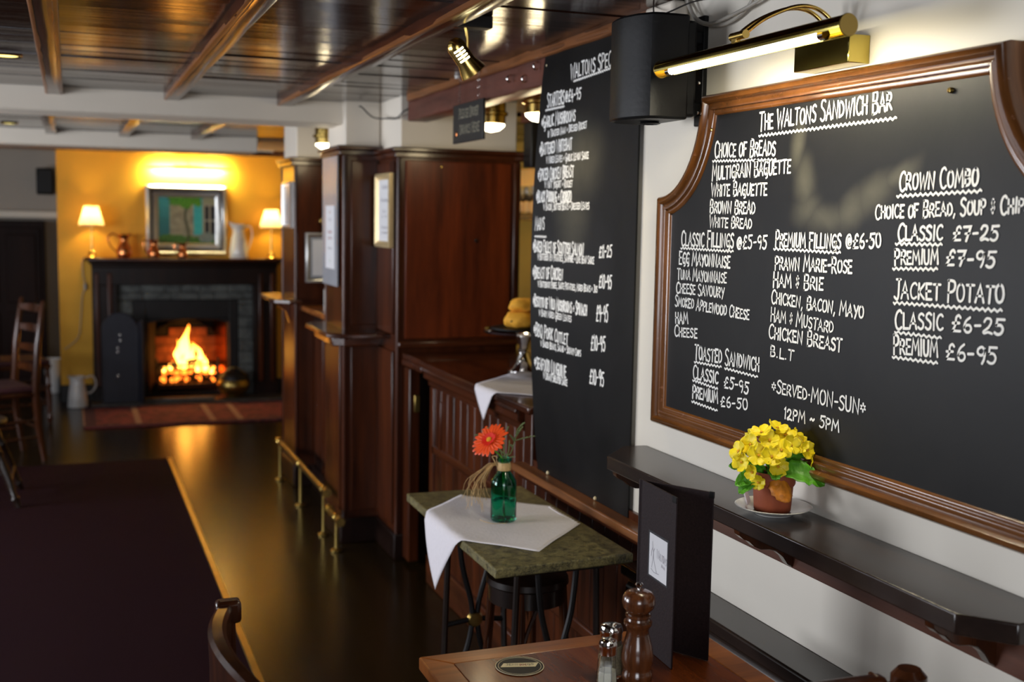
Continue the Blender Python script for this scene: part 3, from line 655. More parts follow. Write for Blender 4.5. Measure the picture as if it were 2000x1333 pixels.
lamp('right brass table lamp with a lit cream shade, beside the white pitcher', 1.650)
tag(O('lamp_flex', MB().tube(catmull([(.172, 10.20, 1.235), (.13, 10.20, 1.232), (.095, 10.275, 1.20), (.10, 10.285, 1.08), (.115, 10.285, .98), (.09, 10.285, .90), (.075, 10.285, .72), (.05, 10.285, .55), (-.06, 10.285, .45)], 8), .0035, 6), 'cable_grey'), 'thin lamp flex trailing down the yellow wall beside the mantelpiece', 'cable')
tag(O('flex_switch', MB().lathe([(0, 0), (.010, .004), (.013, .03), (.010, .055), (0, .06)], (.114, 10.28, .95), 12), 'cable_grey'), 'small inline switch on the flex hanging on the yellow wall', 'switch')
# painting over the mantel
t = T('framed_painting', 'painting of turquoise shutters and a small tree in a silver frame', 'painting', (.948, 10.28, 1.255))
px0, px1, pz0, pz1 = .612, 1.286, 1.252, 1.846
def rect(a, c, d, e): return [(a, d), (c, d), (c, e), (a, e)]
def fr_ring(mat, prof, a, c, d, e, nm):
    mb = MB(); pts = rect(a, c, d, e); n = 4
    vs = []
    cx = [(1, 1), (-1, 1), (-1, -1), (1, -1)]
    for (px, pz), (sx_, sz_) in zip(pts, cx):
        for off, yy in prof: vs.append((px+sx_*off, yy, pz+sz_*off))
    k = len(prof); mb.add(vs, [(i*k+q, ((i+1) % 4)*k+q, ((i+1) % 4)*k+q+1, i*k+q+1) for i in range(4) for q in range(k-1)])
    return O(nm, mb, mat, t)
fr_ring('silver_frame', [(0, 10.30), (0, 10.255), (.018, 10.240), (.030, 10.262), (.042, 10.268)], px0, px1, pz0, pz1, 'outer_frame')
fr_ring('iron', [(.040, 10.27), (.041, 10.262), (.058, 10.262)], px0, px1, pz0, pz1, 'dark_slip')
fr_ring('silver_frame', [(.056, 10.268), (.058, 10.252), (.078, 10.258), (.098, 10.272), (.10, 10.285)], px0, px1, pz0, pz1, 'inner_frame')
nx, nz = 96, 84; me = bpy.data.meshes.new('canvas')
a0, a1, c0, c1 = px0+.098, px1-.098, pz0+.098, pz1-.098; vs = []; fs = []
for j in range(nz+1):
    for i in range(nx+1): vs.append((a0+(a1-a0)*i/nx-.948, 10.283-10.28, c0+(c1-c0)*j/nz-1.255))
for j in range(nz):
    for i in range(nx): q = j*(nx+1)+i; fs.append((q, q+1, q+nx+2, q+nx+1))
me.from_pydata(vs, [], fs); at_ = me.color_attributes.new('paint', 'FLOAT_COLOR', 'POINT')
from mathutils import noise as mn
for j in range(nz+1):
    for i in range(nx+1):
        u, v = i/nx, j/nz; n1 = mn.noise(Vector((u*9, v*9, 1))); n2 = mn.noise(Vector((u*30, v*30, 5)))
        c = Vector((.30, .29, .19))*(1+.35*n1)
        if .0 < u < .20: c = Vector((.03, .20, .20))*(.55+.7*v)*(1.1+.5*(((v*34) % 1) > .5)*(v > .55))
        if .62 < u < .78 and v > .18: c = Vector((.04, .42, .44))*(1+.25*(((v*30) % 1) > .5))
        if u >= .80:
            c = Vector((.012, .012, .016)) if .20 < v < .82 and abs(u-.905) > .018 and abs(v-.5) > .02 and u > .82 else Vector((.38, .37, .28))
            if v > .85: c = Vector((.33, .34, .20))
        if v < .16+.08*n1: c = Vector((.06, .17, .02))*(1+.8*n2)
        if abs(u-.50-.03*sin(v*8)) < .022 and v < .8: c = Vector((.07, .08, .035))
        if math.hypot((u-.47)*1.25, (v-1.0)*1.5)+.12*n1+.06*n2 < .36: c = Vector((.08, .30, .015))*(1+.9*n2)
        if math.hypot((u-.86)*1.2, (v-.13)*1.7)+.05*n1 < .19: c = Vector((.20, .25, .22))*(1+.5*n2)
        at_.data[j*(nx+1)+i].color = (max(0, c.x), max(0, c.y), max(0, c.z), 1)
me.materials.append(MATS['painted_canvas']); cv = bpy.data.objects.new('canvas', me); COL.objects.link(cv); cv.parent = t
# picture light over it
t = T('picture_light', 'slim brass picture light glowing on the yellow wall above the painting', 'lamp', (.965, 10.22, 1.97))
O('bar', MB().tube([(.628, 10.185, 1.990), (.965, 10.185, 1.996), (1.312, 10.185, 1.992)], .011, 10), 'brass_old', t)
O('reflector', MB().tube([(.84, 10.195, 1.999), (1.08, 10.195, 1.999)], .015, 12), 'brass_old', t)
O('arm', MB().tube(catmull([(.965, 10.20, 2.0), (.965, 10.24, 2.03), (.965, 10.30, 2.04)], 5), .006, 8), 'brass_old', t)
O('tube', MB().tube([(.66, 10.225, 1.993), (1.28, 10.225, 1.993)], .006, 10), 'tube_far', t, label='glowing lamp tube')
light('picture_light_glow', 'AREA', (.97, 10.235, 1.985), 19, (1.0, .84, .40), .60, .02, (.97, 10.30, 1.955))
# far left: panelled cupboard, speaker, bin
t = T('cupboard', 'dark panelled wooden cupboard against the far wall, behind the chairs', 'cupboard', (-.9, 11.0, 0))
O('body', B(-1.7, -.205, 10.95, 11.212, 0, 1.52), 'door_wood', t, bevel=.006)
O('door', B(-.86, -.24, 10.935, 10.955, .08, 1.46), 'door_wood', t, bevel=.006); O('door', B(-1.52, -.90, 10.935, 10.955, .08, 1.46), 'door_wood', t, bevel=.006)
for x0 in (-.82, -.52, -1.48, -1.18):
    O('panel', B(x0, x0+.24, 10.925, 10.94, .80, 1.40), 'door_wood', t, bevel=.008); O('panel', B(x0, x0+.24, 10.925, 10.94, .14, .72), 'door_wood', t, bevel=.008)
t = T('wall_speaker', 'small black loudspeaker high on the far wall left of the yellow chimney breast', 'speaker', (-.19, 11.0, 1.75))
O('cabinet', B(-.262, -.118, 10.95, 11.12, 1.752, 1.985), 'black_plastic', t, bevel=.012); O('bracket', B(-.21, -.17, 11.10, 11.22, 1.82, 1.90), 'black_plastic', t, bevel=.004)
O('grille', B(-.25, -.13, 10.94, 10.955, 1.765, 1.972), 'black_plastic', t, bevel=.005)
tag(O('waste_bin', MB().lathe([(0, 0), (.055, 0), (.075, .30), (.078, .305), (.072, .303), (.052, .01), (0, .01)], (-.165, 10.86, .002), 26), 'enamel'), 'pale cylindrical bin behind the ladder-back chair, by the corner of the yellow wall', 'bin')
t = T('ceiling_fitting', 'pale rectangular fitting on the ceiling right of the painting', 'light fitting', (1.60, 10.0, 2.12))
O('cover', B(1.42, 1.62, 9.90, 10.08, 2.105, 2.15), 'china', t, bevel=.01); O('rim', B(1.41, 1.63, 9.89, 10.09, 2.135, 2.151), 'white_paint', t)
# ------------------------------------------------------------------ handwriting
G = {
'A': (6, 'l0,0 3,10 6,0|l1.2,3.6 4.8,3.6'), 'B': (5.4, 'l.6,0 .6,10|s.6,10 4,9.6 4.4,7.6 3.6,5.8 .8,5.2 4.2,4.6 5.2,2.6 4,.5 .4,0'),
'C': (5.4, 's5.2,8.8 3.8,10 1.6,8.8 .4,5 1.4,1.2 3.4,0 5.4,1.2'), 'D': (5.6, 'l.6,0 .6,10|s.4,10 3.6,9 5.4,5.4 4.4,1.6 .4,0'),
'E': (4.8, 'l4.6,9.8 .6,9.8 .6,.2 4.8,.2|l.6,5.2 4,5.2'), 'F': (4.8, 'l.6,0 .6,9.8 4.8,9.8|l.6,5.2 4,5.2'),
'G': (5.8, 's5.4,8.8 3.8,10 1.6,8.8 .4,5 1.4,1.2 3.2,.4 5,2 5.2,4.6|l3,4.6 5.6,4.6 5.4,-1.6 3.6,-2.4'),
'H': (5.4, 'l.5,0 .5,10|l5,0 5,10|l.5,5.2 5,5.2'), 'I': (1.8, 'l.9,0 .9,10'), 'J': (4.6, 'l1.4,10 4.8,10|s3.4,10 3.4,2.4 2.4,.2 .4,1.4'),
'K': (5.2, 'l.6,0 .6,10|l5,10 .8,4.6 5.2,0'), 'L': (4.6, 'l.6,10 .6,.2 4.8,.2'), 'M': (7.8, 'l.3,0 1.2,10 3.9,3.4 6.4,10 7.6,0'),
'N': (6.4, 'l.5,0 .7,10 5.4,0 5.7,10'), 'O': (6, 's3,10 1,8.6 .3,5 1.2,1.2 3,0 5,1.4 5.7,5 4.8,8.8 3,10'),
'P': (5, 'l.6,0 .6,10|s.4,10 4,9.6 4.9,7.4 3.8,5.2 .7,4.4'), 'Q': (6, 's3,10 1,8.6 .3,5 1.2,1.2 3,0 5,1.4 5.7,5 4.8,8.8 3,10|l3.4,2.6 5.8,-.8'),
'R': (5.4, 'l.6,0 .6,10|s.4,10 4,9.6 4.8,7.6 3.8,5.4 .8,4.8|l1.8,4.8 5.4,0'), 'S': (5, 's4.8,8.9 3,10 1,8.8 .9,6.8 3,5.3 4.6,3.6 4.2,1 2.2,0 .3,1.2'),
'T': (5.6, 'l.2,9.8 5.8,9.8|l2.9,9.8 2.7,0'), 'U': (5.6, 's.5,10 .6,3 1.7,.3 3.8,.4 5,3 5.2,10'), 'V': (5.6, 'l.2,10 2.8,0 5.6,10'),
'W': (8, 'l.2,10 1.9,0 4,8.2 5.8,0 7.9,10'), 'X': (5.4, 'l.3,10 5.2,0|l5.2,10 .2,0'), 'Y': (5.4, 'l.2,10 2.8,4.8|l5.4,10 2.2,-1.2'), 'Z': (5.2, 'l.4,10 5,10 .3,0 5.2,0'),
'0': (5.6, 's2.8,10 1,8.6 .4,5 1.2,1.2 2.8,0 4.6,1.4 5.2,5 4.4,8.8 2.8,10'), '1': (2.2, 'l.2,8.4 1.4,10 1.2,0'), '2': (5.4, 's.4,7.6 1.6,9.8 3.8,9.6 4.4,7.4 3,4 .4,1.2 1,.1 3,1 5.4,.2'),
'4': (5.6, 'l3,10 .3,3.4 5.4,3.6|l3.8,6.4 3.4,-.6'), '5': (5.4, 'l5.6,10 1.4,9.8 1,5.8|s1,5.8 3.4,6.2 4.8,3.8 3.8,.8 1.8,0 .2,1'), '6': (5.2, 's3.8,10 1.4,7.4 .5,3.4 1.6,.4 3.6,.3 4.8,2.4 3.8,4.8 1.6,4.6 .6,3'),
'7': (5.4, 'l.4,9.6 5.2,9.8 2.4,0|l1.6,5 4.6,5.2'), '9': (5.2, 's4.8,8.2 3,10 .9,8.6 .7,6.2 2.4,4.9 4.2,6 4.9,8.4 4.5,3 3.4,0'),
'8': (5.2, 's2.6,10 .8,8 2.6,5.4 4.8,2.6 2.6,0 .5,2.6 2.6,5.4 4.4,8 2.6,10'), '3': (5, 's.6,9 2.6,10 4.4,8 2,5.4 4.8,3 2.6,0 .3,1.2'),
'#': (6, 's5.6,8.6 4.4,10 2.8,8.4 2.6,4.4 .6,.2|l.6,.2 5.6,.3|l.8,5 4.8,5.3'), '@': (6.4, 's4.4,3.2 3.4,2.6 2.4,4.2 3,6.6 4.4,6.4 4.4,3 5.6,3.2 6,6 4.8,9 2.6,9.2 .6,6.6 .6,3 2.4,.4 5,.6'),
'&': (3.8, 's3.2,8 1.6,8.6 1,7.2 2.8,5 3,3.2 1.4,2 .4,3|l2,10 1.8,.4'), '*': (5, 'l2.5,8.8 2.5,2|l.2,6.6 4.8,4.2|l.3,4 4.6,6.9'), '-': (4, 'l.4,4.8 3.6,5.1'), '·': (2.4, 'l.8,4.8 1.5,4.9'),
'~': (5, 's.3,4.2 1.6,5.8 3.2,4.2 4.7,5.8'), '.': (1.8, 'l.6,.2 .9,.3'), ',': (2.2, 'l1.4,.8 .5,-2.2'), '+': (4.2, 'l2.1,7.4 2.1,2.4|l.3,5 4,5'), ' ': (4.2, '')}
_gc = {}
def glyph(ch):
    if ch in _gc: return _gc[ch]
    w_, d = G.get(ch, G[' ']); st = []
    for s in d.split('|'):
        if not s: continue
        pts = [tuple(map(float, p.split(','))) for p in s[1:].split()]
        if s[0] == 's': pts = [tuple(p)[:2] for p in catmull([(a, c, 0) for a, c in pts], 3)]
        st.append(pts)
    _gc[ch] = (w_, st); return _gc[ch]
def ribbon(mb, pts, wd, place):
    """flat pen stroke with round ends in the 2-D writing plane, lifted a little off the surface"""
    n = len(pts); L = []; R_ = []
    for i in range(n):
        a = Vector(pts[max(i-1, 0)]); c = Vector(pts[min(i+1, n-1)]); p = Vector(pts[i])
        if i in (0, n-1): d = (c-a).normalized(); k = 1
        else:
            d1 = (p-a).normalized(); d2 = (c-p).normalized(); d = (d1+d2)
            if d.length < .2: d = Vector((-d1.y, d1.x))
            d.normalize(); k = 1/max(.55, abs(d.dot(d1)))
        nn = Vector((-d.y, d.x))*wd*.5*k; L.append(p+nn); R_.append(p-nn)
    def cap(p, d):
        out = []
        for q in range(1, 4):
            a = pi/2-q*pi/4; out.append(p+(d*cos(a)+Vector((-d.y, d.x))*sin(a))*wd*.5)
        return out
    d0 = (Vector(pts[0])-Vector(pts[1])).normalized(); d1 = (Vector(pts[-1])-Vector(pts[-2])).normalized()
    c0 = cap(Vector(pts[0]), d0); c1 = cap(Vector(pts[-1]), d1)
    loop0 = [R_[0]]+c0+[L[0]]; loop1 = [L[-1]]+c1+[R_[-1]]
    vs = L+R_; fs = [(i, i+1, n+i+1, n+i) for i in range(n-1)]
    b0 = len(vs); vs = vs+loop0; fs.append(tuple(range(b0, b0+5))); b1 = len(vs); vs = vs+loop1; fs.append(tuple(range(b1, b1+5)))
    mb.add([place(p[0], p[1]) for p in vs], fs)
def write(text, p0, p1, h, place2, wd, q, track=1.35, upper=1.22):
    """lay text from p0 to p1 (2-D), fit its width; capitals are larger"""
    d = Vector(p1)-Vector(p0); L = d.length; d.normalize(); nrm = Vector((-d.y, d.x))
    if place2[1] < 0: nrm = -nrm
    tot = 0; items = []
    caps = all(c.upper() == c for c in text)
    for ch in text:
        big = ch.isupper() and ch.isalpha() and not caps
        k = upper if big else 1.0; g = glyph(ch.upper()); items.append((g, k, tot)); tot += (g[0]*(k*.92 if big else 1)+(track if ch != ' ' else 0))
    tot -= track; sx_ = L/tot; mb = MB()
    for (g, k, x0), ch in zip(items, text):
        jy = q.uniform(-.35, .35); js = q.uniform(.94, 1.06); jr = q.uniform(-.03, .05)
        for st in g[1]:
            pts = []
            for (a, c) in st:
                hh = (c-(0 if k == 1 else .6))*k*js+jy; u = (x0+a*(k*.92 if k > 1 else 1)+c*jr)*sx_
                P2 = Vector(p0)+d*u+nrm*(hh*h/10); pts.append((P2.x, P2.y))
            ribbon(mb, pts, wd*q.uniform(.88, 1.12), place2[0])
    return mb
def wave(p0, p1, amp, per, place, wd, q):
    d = Vector(p1)-Vector(p0); L = d.length; d.normalize(); nrm = Vector((-d.y, d.x)); n = max(4, int(L/per)); pts = []
    for i in range(n*4+1):
        t = i/(n*4); P2 = Vector(p0)+d*(L*t)+nrm*(amp*(sin(i*pi/2)+q.uniform(-.2, .2))); pts.append((P2.x, P2.y))
    mb = MB(); ribbon(mb, pts, wd, place); return mb
qq = random.Random(11)
SANDWICH_TEXT = [
('The Waltons Sandwich Bar',2.190,1.806,1.753,1.815,0.0325),
('_',2.190,1.797,1.739,1.802,0.0000),
('Choice of Breads',2.374,1.756,2.124,1.749,0.0300),
('_',2.382,1.750,2.120,1.742,0.0000),
('Multigrain Baguette',2.382,1.703,2.065,1.709,0.0285),
('White Baguette',2.383,1.665,2.150,1.664,0.0250),
('Brown Bread',2.387,1.625,2.194,1.623,0.0260),
('White Bread',2.387,1.592,2.205,1.590,0.0220),
('Classic Fillings',2.518,1.544,2.277,1.545,0.0315),
('@#5-95',2.263,1.543,2.142,1.547,0.0290),
('_',2.520,1.541,2.277,1.540,0.0000),
('Egg Mayonnaise',2.527,1.500,2.289,1.498,0.0260),
('Tuna Mayonnaise',2.533,1.460,2.302,1.462,0.0230),
('Cheese Savoury',2.536,1.425,2.310,1.428,0.0235),
('Smoked Applewood Cheese',2.540,1.393,2.201,1.385,0.0220),
('HAM',2.535,1.348,2.472,1.352,0.0265),
('Cheese',2.538,1.316,2.426,1.321,0.0225),
('Toasted Sandwich',2.435,1.270,2.153,1.275,0.0300),
('_',2.435,1.265,2.310,1.268,0.0000),
('_',2.295,1.267,2.157,1.265,0.0000),
('Classic',2.439,1.221,2.322,1.223,0.0275),
('_',2.440,1.219,2.323,1.214,0.0000),
('#5-95',2.297,1.219,2.191,1.218,0.0260),
('Premium',2.439,1.173,2.320,1.176,0.0275),
('_',2.441,1.166,2.321,1.162,0.0000),
('#6-50',2.309,1.171,2.192,1.182,0.0235),
('Premium Fillings',2.110,1.553,1.884,1.555,0.0275),
('_',2.115,1.551,1.884,1.550,0.0000),
('@#6·50',1.868,1.555,1.763,1.561,0.0275),
('Prawn Marie-Rose',2.108,1.504,1.846,1.508,0.0245),
('Ham & Brie',2.112,1.466,1.935,1.469,0.0255),
('Chicken, Bacon, Mayo',2.116,1.430,1.804,1.423,0.0235),
('Ham & Mustard',2.116,1.392,1.896,1.385,0.0235),
('Chicken Breast',2.121,1.354,1.866,1.351,0.0250),
('B.L.T',2.112,1.314,2.026,1.313,0.0220),
('*Served·MON-SUN*',2.100,1.238,1.785,1.238,0.0235),
('12pm ~ 5pm',2.050,1.186,1.862,1.191,0.0230),
('Crown Combo',1.721,1.667,1.525,1.671,0.0280),
('_',1.726,1.659,1.516,1.665,0.0000),
('Choice of Bread, Soup & Chips',1.784,1.614,1.409,1.626,0.0230),
('Classic',1.718,1.575,1.602,1.578,0.0260),
('_',1.723,1.572,1.602,1.573,0.0000),
('#7-25',1.577,1.577,1.472,1.580,0.0240),
('Premium',1.723,1.530,1.609,1.536,0.0245),
('_',1.727,1.526,1.610,1.530,0.0000),
('#7-95',1.591,1.534,1.476,1.536,0.0255),
('Jacket Potato',1.720,1.468,1.452,1.478,0.0290),
('_',1.720,1.463,1.455,1.469,0.0000),
('Classic',1.713,1.412,1.588,1.421,0.0280),
('_',1.712,1.409,1.591,1.410,0.0000),
('#6-25',1.567,1.422,1.448,1.426,0.0265),
('Premium',1.713,1.366,1.597,1.373,0.0280),
('_',1.715,1.362,1.597,1.365,0.0000),
('#6-95',1.578,1.371,1.459,1.376,0.0275)]
SPECIALS_TEXT = [
('Waltons Speci',3.248,2.030,2.956,2.037,0.0350),
('_',3.224,2.024,2.956,2.034,0.0000),
('Starters',3.427,1.961,3.293,1.960,0.0350),
('_',3.440,1.955,3.291,1.955,0.0000),
('@#4-95',3.285,1.964,3.169,1.963,0.0295),
('*Garlic Mushrooms',3.470,1.898,3.206,1.903,0.0285),
('in Toasted Naan + Dressed Rocket',3.417,1.864,3.121,1.875,0.0170),
('*Battered Whitebait',3.484,1.811,3.226,1.818,0.0300),
('w Mixed Leaves + Garlic Lemon Sauce',3.427,1.783,3.104,1.784,0.0175),
('*Spiced Chicken Breast',3.494,1.729,3.209,1.734,0.0305),
('w Mint Yogurt + Rocket',3.436,1.705,3.216,1.703,0.0175),
('*Black Pudding + Chorizo',3.505,1.661,3.222,1.657,0.0290),
('w Bacon, Butter Beans + Dressed Leaves',3.442,1.634,3.091,1.636,0.0170),
('Mains',3.511,1.570,3.431,1.571,0.0335),
('_',3.512,1.551,3.414,1.551,0.0000),
('*Baked Fillet of Scottish Salmon',3.526,1.498,3.123,1.499,0.0295),
('w Buttered New Potatoes, Samphire + Lime Bean Sauce',3.483,1.472,3.048,1.476,0.0175),
('#11-25',3.015,1.496,2.931,1.501,0.0290),
('*Breast of Chicken',3.522,1.410,3.274,1.417,0.0300),
('w Butternut Puree, Saute Potatoes, Mixed Beans + Jus',3.476,1.383,3.021,1.394,0.0160),
('#10-95',3.011,1.410,2.928,1.410,0.0320),
('*Risotto of Wild Mushrooms + Spinach',3.515,1.318,3.090,1.320,0.0275),
('w Baby Mixed Green Leaves',3.462,1.290,3.202,1.291,0.0160),
('#9-95',3.023,1.310,2.945,1.315,0.0415),
('*BBQ Pork Cutlet',3.506,1.223,3.224,1.218,0.0295),
('w Baked Beans, Salad + Skinny Chips',3.444,1.190,3.125,1.193,0.0160),
('#10-95',3.055,1.221,2.958,1.228,0.0375),
('*Seafood Linguine',3.493,1.114,3.233,1.113,0.0320),
('w Creamy Shellfish Sauce',3.415,1.087,3.222,1.089,0.0180),
('#10-95',3.059,1.122,2.961,1.126,0.0375)]

def bow(y, z): return .038*max(0, sin(pi*(z-.78)/1.35))**.8*max(0, min(1, (y-2.90)/.55))**1.6
def on_bowed(X):
    def f(y, z):
        p = Vector((X, y, z)); q_ = p.copy()
        for _ in range(6): q_ = EYE+(p-EYE)*((X-bow(q_.y, q_.z)-EYE.x)/(p.x-EYE.x))
        return tuple(q_)
    return f
def writing(parent, data, X, wd, wdsmall, mat='chalk', bowed=False):
    place = on_bowed(X) if bowed else (lambda y, z: (X, y, z))
    for (s, y0, z0, y1, z1, h) in data:
        big = h > .0235
        if s == '_': O('wavy_underline', wave((y0, z0-.0035), (y1, z1-.0035), .0022, .013, place, wd*.85, qq), mat, parent, smooth=False); continue
        O('handwriting', write(s, (y0, z0), (y1, z1), h, (place, -1), wd if big else wdsmall, qq, upper=1.25 if h < .034 else 1.15), mat, parent, smooth=False)

# ------------------------------------------------------------------ specials board
sp = T('specials_board', 'tall black specials chalkboard with white handwritten menu, fixed over the wooden sill', 'chalkboard', (1.44, 3.17, .78))
mb = MB(); ny, nz = 26, 30   # a thin panel that has bowed off the wall along its free edge
for s_ in (0, .005):
    for j in range(nz+1):
        for i in range(ny+1):
            y = 2.790+.660*i/ny; z = .779+1.349*j/nz; mb.v.append((1.4345-bow(y, z)+s_, y, z))
g_ = (ny+1)*(nz+1)
for j in range(nz):
    for i in range(ny):
        a = j*(ny+1)+i; mb.f += [(a, a+1, a+ny+2, a+ny+1), (g_+a, g_+a+ny+1, g_+a+ny+2, g_+a+1)]
ed = [i for i in range(ny+1)]+[j*(ny+1)+ny for j in range(1, nz+1)]+[nz*(ny+1)+i for i in range(ny-1, -1, -1)]+[j*(ny+1) for j in range(nz-1, 0, -1)]
mb.f += [(ed[k], ed[(k+1) % len(ed)], g_+ed[(k+1) % len(ed)], g_+ed[k]) for k in range(len(ed))]
bd = O('board', mb, 'chalkboard_specials', sp)
writing(sp, [(a_, b_, c_, d_, e_, f_*1.12) for a_, b_, c_, d_, e_, f_ in SPECIALS_TEXT], 1.4334, .0056, .0036, bowed=True)
O('batten', B(1.420, 1.449, 2.78, 3.455, 2.129, 2.142), 'joist_wood', sp, bevel=.003)
for y, z in ((2.80, 1.90), (3.43, 2.09), (3.0, .785), (3.36, .785)):
    O('wall_clip', MB().lathe([(0, 0), (.006, 0), (.005, .004), (0, .006)], (1.434, y, z), 10, axis=(-1, 0, 0)), 'label_cream', sp)

# ------------------------------------------------------------------ sandwich board with moulded frame
sb = T('sandwich_menu_board', 'shaped wooden-framed chalkboard listing sandwiches, lit by the brass picture lamp', 'chalkboard', (1.44, 1.94, 1.08))
def outline(off=0.0):
    """counter-clockwise in (y,z)"""
    y0, y1, z0, zs, zt = 1.262, 2.622, 1.080, 1.666, 1.902; ry, rz = .205, zt-zs; n = 14
    pts = [(y0, z0), (y1, z0), (y1, zs)]
    for k in range(1, n+1):
        a = pi*.5*k/n; pts.append((y1-ry*sin(a), zt-rz*cos(a)))
    pts[-1] = (y1-ry, zt)
    arc = [(y0+ry*sin(pi*.5*k/n), zt-rz*cos(pi*.5*k/n)) for k in range(n, -1, -1)]
    arc[0] = (y0+ry, zt); pts += arc
    return pts
FP = [(o_*.70, x_) for o_, x_ in [(0, 1.449), (0, 1.418), (.004, 1.408), (.012, 1.402), (.024, 1.401), (.030, 1.406), (.033, 1.413), (.044, 1.410), (.052, 1.411), (.055, 1.418), (.063, 1.417), (.070, 1.420), (.073, 1.428), (.073, 1.449)]]
# sweep per straight or curved run so that each moulding is its own piece
pl = outline(); n_ = len(pl)
# offset curve must keep (y,z) order; y grows to the left in the photo
full = MB().sweep([(p[0], p[1]) for p in pl], FP)
kk = len(FP)
runs = {'bottom_moulding': [0], 'side_moulding': [1], 'curved_moulding': list(range(2, 2+14)), 'top_moulding': [16], 'curved_moulding.001': list(range(17, 17+14)), 'side_moulding.001': [31]}
for nm, idx in runs.items():
    mb = MB(); used = {}
    for i in idx:
        i = i % n_
        for f in full.f[i*(kk-1):(i+1)*(kk-1)]:
            q = []
            for v in f:
                if v not in used: used[v] = len(mb.v); mb.v.append(full.v[v])
                q.append(used[v])
            mb.f.append(tuple(q))
    O(nm.split('.')[0], mb, 'frame_wood', sb, ang=55)
inner = []
for i in range(n_):
    p = Vector(pl[i]); a = (p-Vector(pl[i-1])).normalized(); b_ = (Vector(pl[(i+1) % n_])-p).normalized()
    na = Vector((-a.y, a.x)); nb = Vector((-b_.y, b_.x)); m_ = na+nb; m_ = m_/max(.3, m_.dot(na)); q = p+m_*.046; inner.append((q.x, q.y))
O('board', MB().prism(inner, 1.424, 1.448, 'x'), 'chalkboard_sandwich', sb, smooth=False)
writing(sb, SANDWICH_TEXT, 1.4228, .0047, .0040)
for y, z in ((1.600, 1.835), (2.385, 1.82)):
    O('screw', MB().lathe([(0, 0), (.0055, 0), (.0045, .006), (.002, .007), (0, .004)], (1.423, y, z), 12, axis=(-1, 0, 0)), 'brass', sb)

# ------------------------------------------------------------------ brass picture lamp over the sandwich board
t = T('picture_lamp', 'long brass picture lamp with a lit tube above the sandwich board', 'lamp', (1.44, 1.95, 1.90))
XL, ZL, RL = 1.230, 1.9365, .0185; ya, yb = 2.292, 1.636
mb = MB(); n = 26; a0_, a1_ = radians(-88), radians(200)   # open underneath, towards the room
for k in range(n+1):
    a = a0_+(a1_-a0_)*k/n
    for y in (ya, yb):
        for r in (RL, RL-.0016): mb.v.append((XL-cos(a)*r*-1, y, ZL+sin(a)*r))
mb.f += [(k*4, k*4+4, k*4+6, k*4+2) for k in range(n)]+[(k*4+1, k*4+3, k*4+7, k*4+5) for k in range(n)]+[(0, 2, 3, 1), (n*4, n*4+1, n*4+3, n*4+2)]
O('tube_shade', mb, 'brass_mirror', t)
for y in (ya, yb): O('end_cap', MB().lathe([(0, -.0015), (RL, -.0015), (RL+.001, 0), (RL, .0015), (0, .0015)], (XL, y, ZL), 30, axis=(0, 1, 0)), 'brass_old', t)
O('fluorescent_tube', MB().tube([(XL-.003, ya-.055, ZL-.009), (XL-.003, yb+.075, ZL-.009)], .0078, 14), 'tube_light', t, label='glowing white lamp tube')
for y in (ya-.045, yb+.065): O('tube_holder', MB().tube([(XL-.003, y-.008, ZL-.008), (XL-.003, y+.008, ZL-.008)], .009, 12), 'chrome', t)
O('clamp', MB().tube([(XL+.002, 1.955, ZL+.030), (XL+.002, 2.005, ZL+.030)], .0085, 14), 'brass', t)
O('clamp_neck', B(XL-.004, XL+.008, 1.982, 2.0, ZL+.012, ZL+.030), 'brass', t, bevel=.002)
for dy in (0, .028):
    O('arm', MB().tube(catmull([(XL+.002, 1.963+dy, ZL+.030), (XL+.045, 1.955+dy, ZL+.063), (XL+.105, 1.945+dy, ZL+.088), (XL+.150, 1.938+dy, ZL+.087), (XL+.180, 1.928+dy, ZL+.062), (XL+.186, 1.925+dy, ZL+.028)], 7), .0042, 10), 'brass', t)
O('wall_box', B(1.400, 1.4495, 1.858, 2.036, 1.912, 1.966), 'brass_mirror', t, bevel=.0015)
light('picture_lamp_glow', 'AREA', (XL-.001, (ya+yb)/2-.01, ZL-.020), 5.0, (1.0, .90, .64), .50, .012, (XL+.12, (ya+yb)/2-.01, ZL-.30))

# ------------------------------------------------------------------ big speaker, cables, junction box
t = T('wall_speaker', 'large black loudspeaker on the white wall between the two chalkboards', 'speaker', (1.30, 2.50, 1.84))
pts = [(1.365, 2.405), (1.365, 2.60), (1.268, 2.60), (1.243, 2.575), (1.234, 2.53), (1.234, 2.49), (1.246, 2.445), (1.268, 2.412), (1.290, 2.405)]
O('cabinet', MB().prism(pts, 1.842, 2.085), 'black_plastic', t, bevel=.006, ang=25)
O('bass_port', MB().lathe([(.022, 0), (.026, -.004), (.020, -.006), (.016, .01), (0, .012)], (1.315, 2.50, 1.841), 20), 'black_plastic', t)
O('wall_plate', B(1.435, 1.4495, 2.465, 2.50, 1.835, 2.098), 'black_plastic', t, bevel=.003)
for z_ in (1.86, 2.03): O('bracket', MB().box(1.365, 1.44, 2.47, 2.495, z_, z_+.03), 'black_plastic', t, bevel=.003)
O('back_fin', B(1.360, 1.395, 2.42, 2.59, 1.850, 2.075), 'black_plastic', t, bevel=.008)
for z in (1.86, 1.93): O('screw', MB().lathe([(0, 0), (.004, 0), (.003, .003), (0, .004)], (1.40, 2.419, z), 8, axis=(0, -1, 0)), 'chrome', t)
tag(O('junction_box', B(1.40, 1.449, 2.56, 2.71, 2.085, 2.149), 'white_paint', bevel=.010), 'white junction box on the wall above the large black speaker', 'junction box')
xx = 1.438
